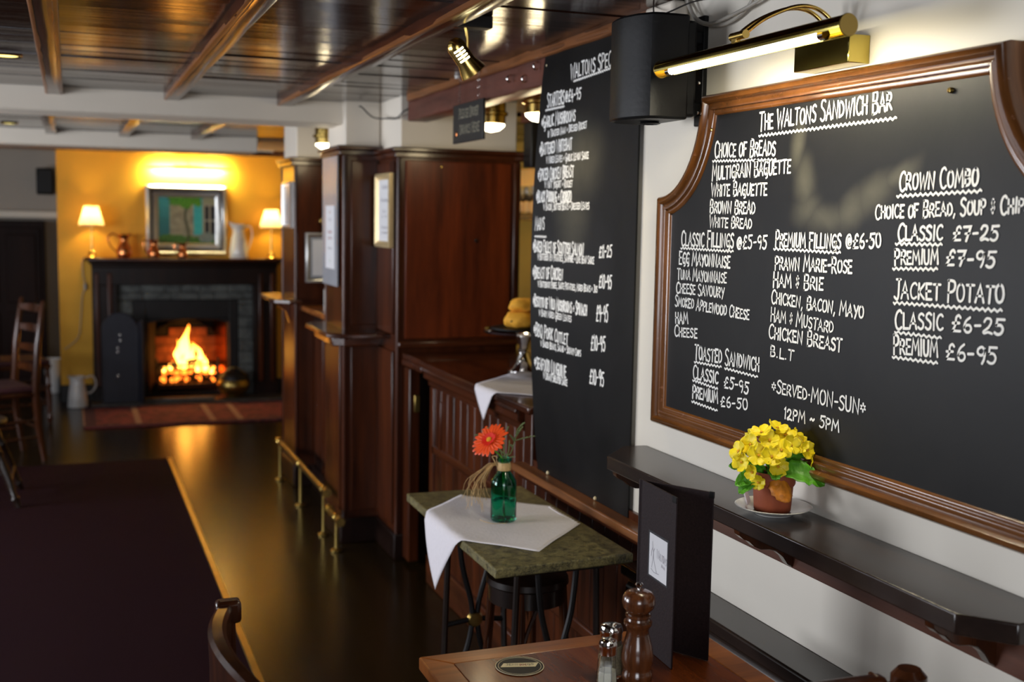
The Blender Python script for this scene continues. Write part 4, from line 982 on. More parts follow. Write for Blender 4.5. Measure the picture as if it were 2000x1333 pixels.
tag(O('grey_cable', MB().tube(catmull([(xx, 2.56, 2.148), (xx-.004, 2.51, 2.10), (xx-.008, 2.455, 2.075), (xx-.004, 2.38, 2.062), (xx, 2.31, 2.074), (xx, 2.26, 2.10), (xx, 2.24, 2.149)], 8), .0045, 8), 'cable_grey'), 'thick grey cable looping on the wall right of the black speaker, lower strand', 'cable')
tag(O('grey_cable', MB().tube(catmull([(xx-.008, 2.54, 2.149), (xx-.012, 2.495, 2.098), (xx-.015, 2.42, 2.070), (xx-.010, 2.33, 2.076), (xx-.008, 2.22, 2.092), (xx-.008, 2.14, 2.115), (xx-.006, 2.07, 2.149)], 8), .0042, 8), 'cable_grey'), 'grey cable running off to the right above the brass lamp arm', 'cable')
tag(O('speaker_wire', MB().tube(catmull([(1.40, 2.66, 2.148), (1.37, 2.60, 2.12), (1.35, 2.55, 2.10), (1.36, 2.50, 2.105), (1.40, 2.46, 2.125), (1.435, 2.42, 2.13)], 8), .002, 6), 'cable_dark'), 'thin black wire curling over the top of the large black speaker', 'cable')
tag(O('column_cable', MB().tube(catmull([(1.30, 5.425, 2.125), (1.31, 5.41, 2.12), (1.35, 5.35, 2.07), (1.385, 5.20, 2.055), (1.395, 5.10, 2.05), (1.42, 5.06, 2.08), (1.47, 5.045, 2.10), (1.56, 5.02, 2.085)], 8), .0035, 6), 'cable_dark'), 'black cable drooping across the white column heads below the ceiling', 'cable')

# ------------------------------------------------------------------ wooden shelf with brackets
sh = T('wall_shelf', 'dark wooden shelf under the sandwich board holding the primrose', 'shelf', (1.37, 2.0, .86))
O('shelf_board', MB().prism([(1.449, 1.30), (1.449, 2.724), (1.385, 2.732), (1.285, 2.625), (1.285, 1.37), (1.345, 1.30)], .962, .997), 'shelf_wood', sh, bevel=.003)
O('wall_batten', B(1.432, 1.4495, 1.33, 2.70, .866, .962), 'ledger_wood', sh, bevel=.002)
for y in (2.60, 2.02, 1.44):
    prof = [(1.432, .962), (1.432, .868), (1.420, .876), (1.408, .893), (1.390, .907), (1.372, .912), (1.352, .914), (1.335, .922), (1.322, .934), (1.308, .940), (1.296, .950), (1.294, .962)]
    O('bracket', MB().prism(prof, y-.011, y+.011, 'y'), 'chair_wood', sh, bevel=.002)

# ------------------------------------------------------------------ primrose in pot on saucer
t = T('saucer', 'white china saucer under the terracotta primrose pot', 'saucer', (1.364, 1.99, .9975))
SC = (1.364, 1.99, .9975)
O('plate', MB().lathe([(0, .001), (.040, 0), (.044, .004), (.060, .009), (.078, .0165), (.080, .018), (.078, .019), (.058, .012), (.042, .007), (0, .006)], SC, 48), 'china', t)
tag(O('paper_napkin', MB().hexa([(1.325, 2.03, 1.006), (1.345, 2.05, 1.007), (1.335, 2.055, 1.045), (1.318, 2.038, 1.040), (1.327, 2.028, 1.006), (1.347, 2.048, 1.007), (1.337, 2.053, 1.045), (1.320, 2.036, 1.040)]), 'cloth_white'), 'folded scrap of white paper tucked behind the terracotta pot on the saucer', 'napkin')
pc = Vector((1.361, 1.99, 1.0045))
pt = T('potted_primrose', 'yellow-flowered primrose in a terracotta pot on the wall shelf', 'potted plant', pc)
O('pot', MB().lathe([(0, 0), (.036, 0), (.038, .003), (.0415, .055), (.0435, .056), (.0455, .060), (.0460, .082), (.0445, .085), (.0415, .084), (.040, .074), (0, .072)], pc, 40), 'terracotta', pt)
O('soil', MB().lathe([(0, .078), (.020, .079), (.0405, .074)], pc, 24), 'soil', pt)
# screen-parallel axes used only to arrange the plant: a = towards the right of the photo, b = towards the camera
ax_ = Vector((.85, -.50, 0)); ay_ = Vector((-.55, -.83, 0))
def leaf_mb(base, d, L, wd, droop, cup=.25, rib=.0012, seed=0, roll=0):
    q = random.Random(seed); d = Vector(d).normalized(); side = d.cross(Vector((0, 0, 1)))
    if side.length < .1: side = Vector((1, 0, 0))
    side.normalize(); side = Matrix.Rotation(roll, 3, d) @ side; up_ = side.cross(d).normalized(); mb = MB(); n, m_ = 12, 8; vs = []
    for i in range(n+1):
        t = i/n; c = Vector(base)+d*(L*t)+Vector((0, 0, -1))*(droop*t*t)+up_*0; ww = wd*(sin(pi*min(1, t*.93+.05))**.62)*(1.0 if t < .95 else .7)
        for j in range(m_+1):
            s = (j/m_-.5)*2; e = rib*sin(i*2.2)*(1 if abs(s) > .1 else 0)+.0018*sin(i*2.9+seed)*abs(s)*abs(s)
            vs.append(c+side*(s*ww*.5*(1+.06*sin(i*2.4+j)))+up_*(e+cup*ww*.5*s*s+(-.0015 if j == m_//2 else 0)))
    fs = [(i*(m_+1)+j, i*(m_+1)+j+1, (i+1)*(m_+1)+j+1, (i+1)*(m_+1)+j) for i in range(n) for j in range(m_)]
    return mb.add(vs, fs)
def L3(a, b_, z): return ax_*a+ay_*b_+Vector((0, 0, z))
LV = [((.012, .030, .092), (.95, .22, .12), .092, .052, .034, 'leaf_green'), ((-.02, .0, .085), (-.95, .05, .22), .075, .040, .012, 'leaf_green'),
      ((-.02, .01, .082), (-.8, .45, -.02), .068, .040, .022, 'leaf_green'), ((-.03, .02, .078), (-.72, .6, -.45), .058, .030, .010, 'leaf_green'),
      ((.02, 0, .088), (.85, -.1, .55), .070, .038, .004, 'leaf_green'), ((0, .02, .086), (.1, .95, .25), .045, .032, .020, 'leaf_green'),
      ((0, 0, .088), (.2, .2, .9), .055, .034, 0, 'leaf_green'), ((-.01, 0, .088), (-.4, .1, .8), .055, .034, .005, 'leaf_green'), ((.0, -.02, .088), (.1, -.9, .4), .07, .04, .01, 'leaf_green')]
for i, (b_, d, L, wd, dr, mt) in enumerate(LV):
    O('leaf', leaf_mb(pc+L3(*b_), L3(*d), L, wd, dr, .3, .0022, i, (.75, -.7, -.8, -.6, .6, 0, 0, 0, 0)[i]), mt, pt, solid=.0006)
O('leaf', leaf_mb(pc+L3(.010, .034, .088), L3(.22, .42, -.55), .062, .050, .006, -.5, .0012, 33), 'leaf_orange', pt, solid=.0006, label='withered orange leaf drooping over the pot')
def flower_mb(c, nrm, R, q, cup=.25):
    c = Vector(c); nrm = Vector(nrm).normalized(); u = nrm.cross(Vector((.1, .2, 1))).normalized(); v = nrm.cross(u); mb = MB(); a0 = q.random()*6
    for k in range(5):
        a = a0+k*2*pi/5; vs = []; n, m_ = 5, 6; tw = q.uniform(-.3, .3); cp = cup+q.uniform(-.15, .2)
        for i in range(n+1):
            t = i/n; rr = R*(.10+.90*t)
            for j in range(m_+1):
                s = (j/m_-.5)*2; half = R*.48*sin(pi*(.12+.62*t))**.8; notch = -.10*R*(1-abs(s))*(t > .95)
                dirr = u*cos(a)+v*sin(a); pr = -u*sin(a)+v*cos(a)
                vs.append(c+dirr*(rr+notch-.12*R*s*s*t)+pr*(s*half)+nrm*(R*(cp*t*t+.07*sin(3*s+k+tw*5)*t+tw*s*t*.35)))
        mb.add(vs, [(i*(m_+1)+j, i*(m_+1)+j+1, (i+1)*(m_+1)+j+1, (i+1)*(m_+1)+j) for i in range(n) for j in range(m_)])
    return mb
q = random.Random(21)
FL = [(-.078, .02, .128, .022), (-.070, .045, .108, .019), (-.052, .03, .146, .022), (-.034, .05, .126, .023), (-.030, .01, .172, .022), (-.012, .03, .158, .020), (-.006, .06, .126, .021), (.014, .05, .140, .023), (.008, .055, .104, .020),
      (.004, .0, .182, .021), (.022, .01, .168, .021), (.034, .04, .150, .020), (.052, .02, .150, .019), (.050, .0, .165, .018), (.070, .02, .138, .018), (.082, .02, .112, .019), (-.046, .055, .088, .016), (-.032, .058, .066, .015), (-.010, -.03, .165, .022), (.04, -.03, .158, .02), (-.05, -.02, .15, .021)]
for (a, b_, z, R) in FL:
    z = .085+(z-.085)*.92; c = pc+L3(a*.95, b_*.8, z); d = L3(a*9+q.uniform(-.4, .4), b_*9+.25+q.uniform(-.3, .3), .35+(z-.12)*8+q.uniform(-.3, .3))
    f = O('flower', flower_mb(c, d, R*1.13, q), 'petal_yellow', pt, solid=.0004)
    O('flower_centre', MB().lathe([(0, 0), (.0028, .0006), (.003, .0018), (.0015, .003), (0, .0032)], c+d.normalized()*.0008, 8, axis=d.normalized()), 'petal_centre', f)
    O('stalk', MB().tube(catmull([pc+Vector((a*.1, 0, .076)), (pc+Vector((0, 0, .08))).lerp(c, .5)+Vector((0, 0, .008)), c-d.normalized()*.001], 4), .0012, 6), 'leaf_green', pt)
# ------------------------------------------------------------------ slate-topped table with iron legs
t = T('slate_table', 'small table with a green-brown slate top on turned iron legs under the specials board', 'table', (1.15, 2.98, 0))
O('table_top', MB().prism([(.962, 2.572), (1.352, 2.590), (1.352, 3.385), (.968, 3.395)], .716, .742), 'slate_top', t, bevel=.004)
def end_frame(y, x0, x1, fancy):
    z1 = .712
    O('leg', MB().tube([(x0, y, .004), (x0+.012, y, .30), (x0+.024, y, z1)], [.011, .010, .009], 8), 'chair_dark', t)
    O('leg', MB().tube([(x1, y, .004), (x1-.012, y, .30), (x1-.024, y, z1)], [.011, .010, .009], 8), 'chair_dark', t)
    xc = (x0+x1)/2
    O('top_rail', B(x0+.005, x1-.005, y-.012, y+.012, z1-.02, z1+.004), 'iron', t, bevel=.003)
    for s in (-1, 1):
        O('curved_brace', MB().tube(catmull([(xc+s*.055, y, z1-.01), (xc+s*.042, y, .58), (xc+s*.010, y, .45), (xc+s*.014, y, .36), (xc+s*.05, y, .22), (xc+s*.062, y, .02)], 5), .0085, 8), 'iron', t)
    O('cross_bar', MB().tube([(x0+.012, y, .40), (xc, y, .412), (x1-.012, y, .40)], .0085, 8), 'iron', t)
    O('boss', MB().lathe([(0, -.014), (.020, -.012), (.026, 0), (.020, .012), (0, .014)], (xc, y, .41), 16, axis=(0, 1, 0)), 'brass_old', t, label='round boss where the iron braces cross')
end_frame(3.13, 1.00, 1.215, False)
st = T('bentwood_stool', 'dark bentwood stool tucked under the slate table, near side', 'stool', (1.165, 2.86, 0))
O('seat', MB().lathe([(0, .60), (.105, .598), (.115, .606), (.113, .622), (.09, .628), (0, .622)], (1.165, 2.86, 0), 32), 'chair_dark', st)
O('seat_apron', MB().lathe([(.100, .555), (.108, .555), (.108, .60), (.100, .60)], (1.165, 2.86, 0), 32), 'chair_dark', st)
for k in range(4):
    a = pi/4+k*pi/2+.25; cx, cy = 1.165+.098*cos(a), 2.86+.098*sin(a); fx, fy = 1.165+.135*cos(a), 2.86+.135*sin(a)
    O('leg', MB().tube([(fx, fy, .004), ((cx+fx)/2, (cy+fy)/2, .30), (cx, cy, .60)], [.010, .012, .0125], 10), 'chair_wood', st)
    a2 = a+pi/4*.9
    O('bent_brace', MB().tube(catmull([(cx*.3+fx*.7, cy*.3+fy*.7, .36), (1.165+.105*cos(a+.12), 2.86+.105*sin(a+.12), .47), (1.165+.10*cos(a+.42), 2.86+.10*sin(a+.42), .555)], 5), .006, 8), 'chair_wood', st)
O('ring_stretcher', MB().tube([(1.165+.118*cos(2*pi*k/24), 2.86+.118*sin(2*pi*k/24), .22) for k in range(25)], .006, 8), 'chair_wood', st)
# second iron end of the table
end_frame(2.655, 1.03, 1.30, True)
# cloth
def cloth(name, label, poly_fn, n, mat='cloth_white', **k): pass
def drape(C_, ang, half, zt, edge_x, corner_r, drop, q, cut=None, n=34, edge_shift=0.0, hang_k=1.0, wr=.0012):
    """square napkin, grid mapped on the table and folded over the edge x = edge_x"""
    vs = []; fs = []; ca, sa = cos(ang), sin(ang)
    for j in range(n+1):
        for i in range(n+1):
            u = (i/n*2-1)*half; v = (j/n*2-1)*half; x = C_[0]+u*ca-v*sa; y = C_[1]+u*sa+v*ca; z = zt
            d = edge_x-x
            if d > -corner_r:
                s = d+corner_r; R_ = corner_r
                if s < R_*pi/2: a = s/R_; x = edge_x+R_-R_-R_*sin(a)+R_*0+.0; z = zt-R_*(1-cos(a)); x = edge_x+R_-R_*1-R_*sin(a)+R_
                else: h = (s-R_*pi/2)*hang_k; x = edge_x-.006*sin(h*16)-R_*.0-.004; z = zt-R_-h; y = y+edge_shift*h+.010*sin(h*11)*(y-C_[1])/.2
            else: z += wr*(sin(x*31+y*17)+sin(y*43-x*9))*.5
            if cut and x > cut: x = cut-(x-cut)*.0-.0005*i; z += .001
            vs.append((x, y, z))
    fs = [(j*(n+1)+i, j*(n+1)+i+1, (j+1)*(n+1)+i+1, (j+1)*(n+1)+i) for j in range(n) for i in range(n)]
    return vs, fs
q = random.Random(2)
cl = O('napkin', drape((1.120, 2.993), pi/4, .226, .7455, .955, .012, .2, q, cut=1.338, hang_k=1.25, edge_shift=.18), 'cloth_white', solid=.0012, ang=80)
tag(cl, 'white cloth napkin draped cornerwise over the slate tabletop under the green bottle', 'napkin')
# green bottle with raffia
V0 = Vector((1.138, 2.985, .7470))
t = T('bottle_vase', 'green glass bottle vase tied with raffia on the slate table', 'vase', V0)
O('glass_bottle', MB().lathe([(0, .001), (.033, 0), (.0365, .004), (.0370, .012), (.0370, .105), (.035, .118), (.026, .132), (.0185, .142), (.0165, .150), (.0160, .168), (.0175, .171), (.0215, .173), (.0220, .179), (.0190, .182), (.0150, .181), (.0138, .168), (.0142, .150), (.0165, .142), (.024, .130), (.0325, .117), (.0345, .104), (.0345, .014), (.032, .007), (0, .006)], V0, 40), 'green_glass', t)
O('water', MB().lathe([(0, .0075), (.0315, .0085), (.0338, .015), (.0338, .058), (.0330, .0585), (0, .0585)], V0, 32), 'vase_water', t)
O('raffia_band', MB().lathe([(.0165, .144), (.0195, .146), (.0202, .153), (.0198, .161), (.0180, .167), (.0162, .168)], V0, 30, wob=lambda k, n: 1+.03*sin(k*2.4)), 'raffia', t, label='straw-coloured raffia wrapped round the neck')
mb = MB(); kn = V0+ax_*(-.0195)+ay_*.006+Vector((0, 0, .160))
for k in range(30):
    e = ax_*(-.028-.052*q.random())+ay_*(.012+.02*q.random()); L = q.uniform(.07, .135); b1 = kn+e*.35+Vector((0, 0, q.uniform(-.006, .004))); e2 = kn+e+Vector((0, 0, -L*.5)); e3 = kn+e*q.uniform(.6, 1.3)+Vector((q.uniform(-.006, .006), q.uniform(-.006, .006), -L))
    mb.tube(catmull([kn, b1, e2, e3], 5), [.0011*q.uniform(.7, 1.4)]*16, 5, squash=.4)
O('raffia_tassel', mb, 'raffia', t, kind='stuff', label='loose hanging raffia ends')
O('raffia_knot', MB().tube(catmull([kn+Vector((0, 0, -.004)), kn+ax_*-.010+Vector((0, 0, .016)), kn+ax_*-.014+Vector((0, 0, .024)), kn+ax_*-.002+Vector((0, 0, .024)), kn+Vector((0, 0, .006)), kn+ax_*.008+Vector((0, 0, -.006))], 6), .0016, 6), 'raffia', t)
tag(O('raffia_wisp', MB().tube(catmull([V0+L3(-.062, .028, .004), V0+L3(-.045, .040, .003), V0+L3(-.020, .052, .002), V0+L3(0, .046, .002), V0+L3(.02, .040, .002)], 6), .0007, 5), 'raffia'), 'loose strand of raffia lying on the napkin at the foot of the bottle', 'raffia')
# gerbera
GH = V0+L3(-.040, .014, .232); gn = (ay_*.62+ax_*(-.34)+Vector((0, 0, .66))).normalized()
g = T('gerbera', 'bright orange-red gerbera standing in the green bottle', 'flower', V0)
gu = gn.cross(Vector((0, 0, 1))).normalized(); gv = gn.cross(gu)
def petal_mb(c, a, L, wd, lift, curl):
    mb = MB(); d = gu*cos(a)+gv*sin(a); s_ = -gu*sin(a)+gv*cos(a); n, m_ = 7, 4; vs = []
    for i in range(n+1):
        tt = i/n; ww = wd*(.35+.65*sin(pi*min(1, tt*.75+.12)))*(1 if i < n else .55)
        for j in range(m_+1):
            s = (j/m_-.5)*2; vs.append(c+d*(.004+L*tt)+s_*(s*ww*.5)+gn*(lift*tt-curl*tt*tt+.0015*s*s-.0008*abs(s)))
    return mb.add(vs, [(i*(m_+1)+j, i*(m_+1)+j+1, (i+1)*(m_+1)+j+1, (i+1)*(m_+1)+j) for i in range(n) for j in range(m_)])
for k in range(22):
    O('petal', petal_mb(GH, 2*pi*k/22+q.uniform(-.05, .05), .053*q.uniform(.9, 1.06), .0145, .006, .006), 'petal_orange', g, solid=.0004)
for k in range(18):
    O('inner_petal', petal_mb(GH+gn*.0025, 2*pi*k/18+.1, .020*q.uniform(.85, 1.1), .006, .006, .001), 'petal_red', g, solid=.0004)
O('flower_centre', MB().lathe([(0, .002), (.007, .002), (.008, .005), (.006, .008), (0, .0085)], GH, 20, axis=gn), 'petal_centre', g)
O('sepals', MB().lathe([(.002, -.012), (.008, -.006), (.012, 0), (.006, .001)], GH, 16, axis=gn), 'leaf_green', g)
O('stem', MB().tube(catmull([V0+Vector((.004, .004, .012)), V0+Vector((-.002, 0, .10)), V0+L3(-.006, .002, .175), GH-gn*.03+Vector((0, 0, -.012)), GH-gn*.010], 6), .0022, 8), 'leaf_green', g)
# greenery
s = T('greenery_sprig', 'thin grey-green leafy sprigs rising to the right of the gerbera', 'foliage', V0)
def sprig(pts, leaves, r=.0016):
    O('stem', MB().tube(catmull([V0+L3(*p) for p in pts], 6), r, 6), 'leaf_grey', s)
    for i, (b_, d, L, wd) in enumerate(leaves): O('leaf', leaf_mb(V0+L3(*b_), L3(*d), L, wd, .004, .3, .0003, i), 'leaf_grey', s, solid=.0004)
sprig([(0, 0, .02), (.004, 0, .17), (.012, 0, .20), (.014, 0, .232)], [((.006, .004, .19), (-.5, .3, .5), .03, .009), ((.008, 0, .18), (.8, .3, .35), .03, .007)])
sprig([(0, 0, .02), (.004, 0, .17), (.018, 0, .195), (.028, 0, .225), (.034, -.01, .26)], [((.028, 0, .235), (.45, -.1, .8), .048, .015), ((.030, 0, .232), (.9, -.2, .28), .062, .008), ((.028, 0, .23), (-.3, .2, .6), .028, .012), ((.024, .004, .212), (-.2, .4, .5), .022, .012), ((.034, -.01, .26), (.6, 0, .75), .035, .014)])
sprig([(0, 0, .02), (-.004, 0, .17), (-.03, -.02, .22), (-.07, -.02, .252)], [((-.045, -.02, .243), (-.95, 0, -.02), .048, .010), ((-.035, -.02, .245), (-.6, 0, .55), .032, .007)])
sprig([(0, 0, .02), (0, 0, .17), (-.008, -.03, .22), (.0, -.04, .262)], [((-.002, -.04, .255), (.3, 0, .9), .014, .006)])

# ------------------------------------------------------------------ cake stand on the counter
cl = O('napkin', drape((1.640, 3.885), pi/4, .245, .9885, 1.398, .010, .2, q, hang_k=1.05, edge_shift=-.25), 'cloth_white', solid=.0012, ang=80)
tag(cl, 'white cloth napkin hanging over the bar counter edge under the cake stand', 'napkin')
K0 = Vector((1.664, 4.17, .9905))
t = T('cake_stand', 'silver pedestal cake stand on the bar counter beside the specials board', 'cake stand', K0)
O('foot', MB().lathe([(0, 0), (.060, 0), (.063, .004), (.063, .018), (.058, .024), (.046, .030), (.030, .055), (.018, .085), (.017, .092)], K0, 40), 'chrome', t)
O('stem', MB().lathe([(.017, .090), (.022, .094), (.022, .104), (.017, .108), (.020, .120), (.032, .145), (.040, .160), (0, .162)], K0, 36), 'chrome', t)
O('plate', MB().lathe([(0, .160), (.10, .162), (.150, .166), (.160, .170), (.162, .178), (.156, .184), (.150, .178), (.10, .174), (0, .173)], K0, 56), 'chrome', t)
tag(O('black_tray', MB().lathe([(0, 0), (.128, 0), (.132, .004), (.130, .010), (.11, .014), (.10, .011), (0, .010)], K0+Vector((0, 0, .1795)), 48), 'black_plastic'), 'glossy round black tray lying on the silver cake stand', 'tray')
def scone_mb(c, r, h, seed):
    q2 = random.Random(seed); ph = [q2.uniform(0, 6) for _ in range(6)]; vs = []; n, m_ = 26, 14
    for i in range(m_+1):
        th = pi*i/m_
        for k in range(n):
            a = 2*pi*k/n; rr = r*(1+.09*sin(2*a+ph[0])+.06*sin(3*a+ph[1]+th*2)+.035*sin(7*a+ph[2]+5*th)); z = cos(th)
            z = z*h*.5*(1.0 if z > 0 else .85)+.004*sin(5*a+ph[3])*sin(th)
            rad = rr*(max(sin(th), 0)**.62); vs.append((c[0]+rad*cos(a), c[1]+rad*sin(a)*.92, c[2]+h*.43+z))
    return vs, [(i*n+k, i*n+(k+1) % n, (i+1)*n+(k+1) % n, (i+1)*n+k) for i in range(m_) for k in range(n)]
for (dx, dy, z, r, h, lb) in ((-.035, -.045, .192, .068, .070, 'golden scone at the front left of the cake stand, at the bottom of the pile'), (.075, .0, .192, .055, .062, 'golden scone on the cake stand, hidden behind the specials board edge'), (-.055+.075, .065, .192, .055, .06, 'golden scone at the back of the cake stand under the pile'), (-.010, -.030, .250, .060, .062, 'golden scone topmost on the pile of the cake stand')):
    o = O('scone', scone_mb(K0+Vector((dx, dy, z)), r, h, int(dx*900)+5), 'scone'); tag(o, lb, 'scone', 'scones on the cake stand')
    for a in range(5):
        th = a*1.3+dx*40; p = K0+Vector((dx+r*.93*cos(th), dy+r*.86*sin(th), z+h*.42))
        O('currant', MB().lathe([(0, -.003), (.004, -.001), (.004, .001), (0, .003)], p, 8, axis=(cos(th), sin(th), .3)), 'walnut_dark', o)

# ------------------------------------------------------------------ near table and what stands on it
t = T('dining_table', 'polished mahogany table with a lighter edge band in the foreground', 'table', (1.0, 1.7, 0))
ZT = .750; X0, X1, Y0, Y1 = .617, 1.215, 1.475, 2.068; e = .055
O('table_top', MB().box(X0+e, X1-e, Y0+e, Y1-e, ZT-.024, ZT), 'table_wood', t)
O('edge_band', MB().prism([(X0, Y1), (X0+e, Y1-e), (X1-e, Y1-e), (X1, Y1)], ZT-.026, ZT), 'table_edge', t, bevel=.003)
O('edge_band', MB().prism([(X0, Y0), (X1, Y0), (X1-e, Y0+e), (X0+e, Y0+e)], ZT-.026, ZT), 'table_edge', t, bevel=.003)
O('edge_band', MB().prism([(X0, Y0), (X0+e, Y0+e), (X0+e, Y1-e), (X0, Y1)], ZT-.026, ZT), 'table_edge', t, bevel=.003)
O('edge_band', MB().prism([(X1, Y0), (X1, Y1), (X1-e, Y1-e), (X1-e, Y0+e)], ZT-.026, ZT), 'table_edge', t, bevel=.003)
O('pedestal', MB().lathe([(.09, .05), (.05, .10), (.035, .16), (.045, .30), (.06, .36), (.035, .42), (.035, .64), (.10, .70), (.10, .724)], (.97, 1.83, 0), 28), 'chair_wood', t)
for k in range(4):
    a = pi/4+k*pi/2; O('foot', MB().tube([(.97+.05*cos(a), 1.83+.05*sin(a), .10), (.97+.16*cos(a), 1.83+.16*sin(a), .06), (.97+.27*cos(a), 1.83+.27*sin(a), .024)], [.03, .024, .018], 10), 'chair_wood', t)
c0 = Vector((.785, 1.958, .7503))
t = T('beer_mat', 'round black beer mat with a cream name label on the foreground table', 'beer mat', c0)
O('disc', MB().lathe([(0, 0), (.046, 0), (.047, .0008), (.046, .0018), (0, .0018)], c0, 56), 'black_paint', t)
O('rim', MB().lathe([(.0455, .0019), (.0465, .0021), (.0468, .0014)], c0, 56), 'label_cream', t)
O('ring', MB().lathe([(.0405, .00185), (.0409, .0021), (.0413, .00185)], c0, 56), 'label_cream', t)
def L2(a, b_): p = c0+Vector((cos(-.06), sin(-.06), 0))*a+Vector((.05, 1, 0))*b_; return p
lab = [(-.030, .004), (.034, -.008), (.022, -.020), (-.040, -.003)]
lab = [(-.026, .019), (.040, .006), (.028, -.012), (-.038, .002)]
O('label', ([tuple(L2(a, b_)+Vector((0, 0, .0022))) for a, b_ in lab], [(0, 1, 2, 3)]), 'label_cream', t, smooth=False)
pl3 = lambda x, y: (x, y, c0.z+.0026)
pa, pb = L2(-.026, .0060), L2(.027, -.0045)
O('lettering', write('Jennings', (pa.x, pa.y), (pb.x, pb.y), .0085, (pl3, 1), .0008, qq, upper=1.15), 'ink_black', t, smooth=False)
pa, pb = L2(.0, -.0025), L2(.012, -.0050)
O('lettering', write('m', (pa.x, pa.y), (pb.x, pb.y), .008, (pl3, 1), .0011, qq), 'ink_red', t, smooth=False, label='red letter')
# pepper mill
m0 = Vector((.972, 1.836, .7505))
t = T('pepper_mill', 'turned dark wooden pepper mill in front of the menu', 'pepper mill', m0)
O('body', MB().lathe([(0, 0), (.0275, 0), (.0295, .004), (.0295, .014), (.0270, .018), (.0275, .024), (.0300, .034), (.0305, .046), (.0270, .066), (.0215, .086), (.0205, .096), (.0240, .102), (.0265, .106), (.0265, .111), (.0225, .114), (.0215, .118), (.0240, .121), (.0240, .125), (.0205, .127), (0, .127)], m0, 40), 'mill_wood', t)
O('head', MB().lathe([(0, .1272), (.0200, .1275), (.0225, .131), (.0290, .138), (.0310, .147), (.0295, .158), (.0240, .166), (.0160, .1695), (.005, .170), (0, .170)], m0, 40), 'mill_wood', t)
O('knob', MB().lathe([(.0028, .169), (.0028, .176), (.0060, .178), (.0075, .181), (.0055, .184), (0, .185)], m0, 20), 'chrome', t)
# shakers
def shaker(label, loc, s, fill, mat, cat):
    t = T('%s_shaker' % cat, label, 'shaker', loc); L0 = Vector(loc)
    n = 8 if cat == 'salt' else 24
    O('glass', MB().lathe([(0, 0), (.0200*s, 0), (.0215*s, .003), (.0200*s, .030), (.0165*s, .066), (.0150*s, .074), (.0135*s, .074), (.0150*s, .064), (.0182*s, .030), (.0190*s, .007), (0, .006)], L0, n), 'clear_glass', t, ang=20)
    O('contents', MB().lathe([(0, .0065), (.0182*s, .0075), (.0180*s, fill*.6), (.0172*s, fill), (0, fill+.002)], L0, n), mat, t, ang=20)
    O('cap', MB().lathe([(.0150*s, .070), (.0170*s, .071), (.0170*s, .082), (.0180*s, .084), (.0180*s, .090), (.0160*s, .096), (.0090*s, .099), (0, .0995)], L0, 36), 'chrome', t)
    mb = MB()
    for k in range(7):
        a = k*2*pi/6; r_ = .006*s*(k < 6); mb.lathe([(0, 0), (.0009, 0), (.0009, .0004), (0, .0004)], L0+Vector((r_*cos(a), r_*sin(a), .0991-(.0006 if k < 6 else 0))), 6)
    O('pour_holes', mb, 'ink_black', t, kind='stuff')
shaker('smaller faceted salt shaker nearest the camera, chrome cap', (.893, 1.800, .7505), .92, .040, 'salt', 'salt')
shaker('larger pepper shaker behind the salt shaker, big chrome cap', (.933, 1.868, .7505), 1.22, .060, 'pepper_grain', 'pepper')
# menu cover standing open
sx0, sy0 = 1.062, 2.010
t = T('menu_cover', 'tall dark leather menu folder standing open on the table', 'menu', (sx0, sy0, .7505))
ea = Vector((1.054, 1.852)); eb = Vector((1.146, 1.868)); s0 = Vector((sx0, sy0)); z0, z1 = .7505, 1.086
def leafbox(a, c, th, z0, z1, in0=0, in1=1):
    d = (c-a); nn = Vector((-d.y, d.x)).normalized()*th; p = a+d*in0; r = a+d*in1
    return MB().hexa([(p.x, p.y, z0), (r.x, r.y, z0), (r.x+nn.x, r.y+nn.y, z0), (p.x+nn.x, p.y+nn.y, z0), (p.x, p.y, z1), (r.x, r.y, z1), (r.x+nn.x, r.y+nn.y, z1), (p.x+nn.x, p.y+nn.y, z1)])
O('front_cover', leafbox(s0, ea, .0035, z0, z1), 'black_leather', t, bevel=.0012)
O('back_cover', leafbox(s0, eb, -.0035, z0, z1), 'black_leather', t, bevel=.0012)
O('spine', MB().tube([(sx0, sy0, z0), (sx0, sy0, z1)], .004, 10), 'black_leather', t)
for k in range(3): O('page', leafbox(s0, ea+Vector((.004+.003*k, .003+.002*k)), .0006, z0+.012, z1-.018, .02, .955), 'label_cream', t, smooth=False)
O('corner_guard', leafbox(s0, eb, -.0048, z1-.012, z1+.001, .94, 1.005), 'black_plastic', t, bevel=.001)
O('corner_guard', leafbox(s0, ea, -.0010, z1-.012, z1+.001, .90, 1.005), 'black_plastic', t, bevel=.001)
d = (ea-s0); nn = Vector((-d.y, d.x)).normalized()
if nn.x > 0: nn = -nn
def MP(u, z, o=.0009): p = s0+d*u+nn*o; return (p.x, p.y, z)
zl0, zl1 = z0+.155, z0+.240
O('label_window', MB().add([MP(.27, zl0-.004, .0003), MP(.83, zl0-.004, .0003), MP(.83, zl1+.004, .0003), MP(.27, zl1+.004, .0003)], [(0, 1, 2, 3)]), 'ink_black', t, smooth=False)
O('card_label', MB().add([MP(.31, zl0), MP(.81, zl0), MP(.81, zl1), MP(.31, zl1)], [(0, 1, 2, 3)]), 'paper', t, smooth=False, label='white name card')
mp = lambda a, b_: MP(a/d.length, b_, .0013)
O('card_lettering', write('Waltons', (.52*d.length, zl0+.043), (.80*d.length, zl0+.038), .014, (mp, 1), .0010, qq, upper=1.3), 'ink_grey', t, smooth=False)
O('card_lettering', write('BAR', (.66*d.length, zl0+.030), (.76*d.length, zl0+.028), .0055, (mp, 1), .0007, qq), 'ink_grey', t, smooth=False)
mb = MB()
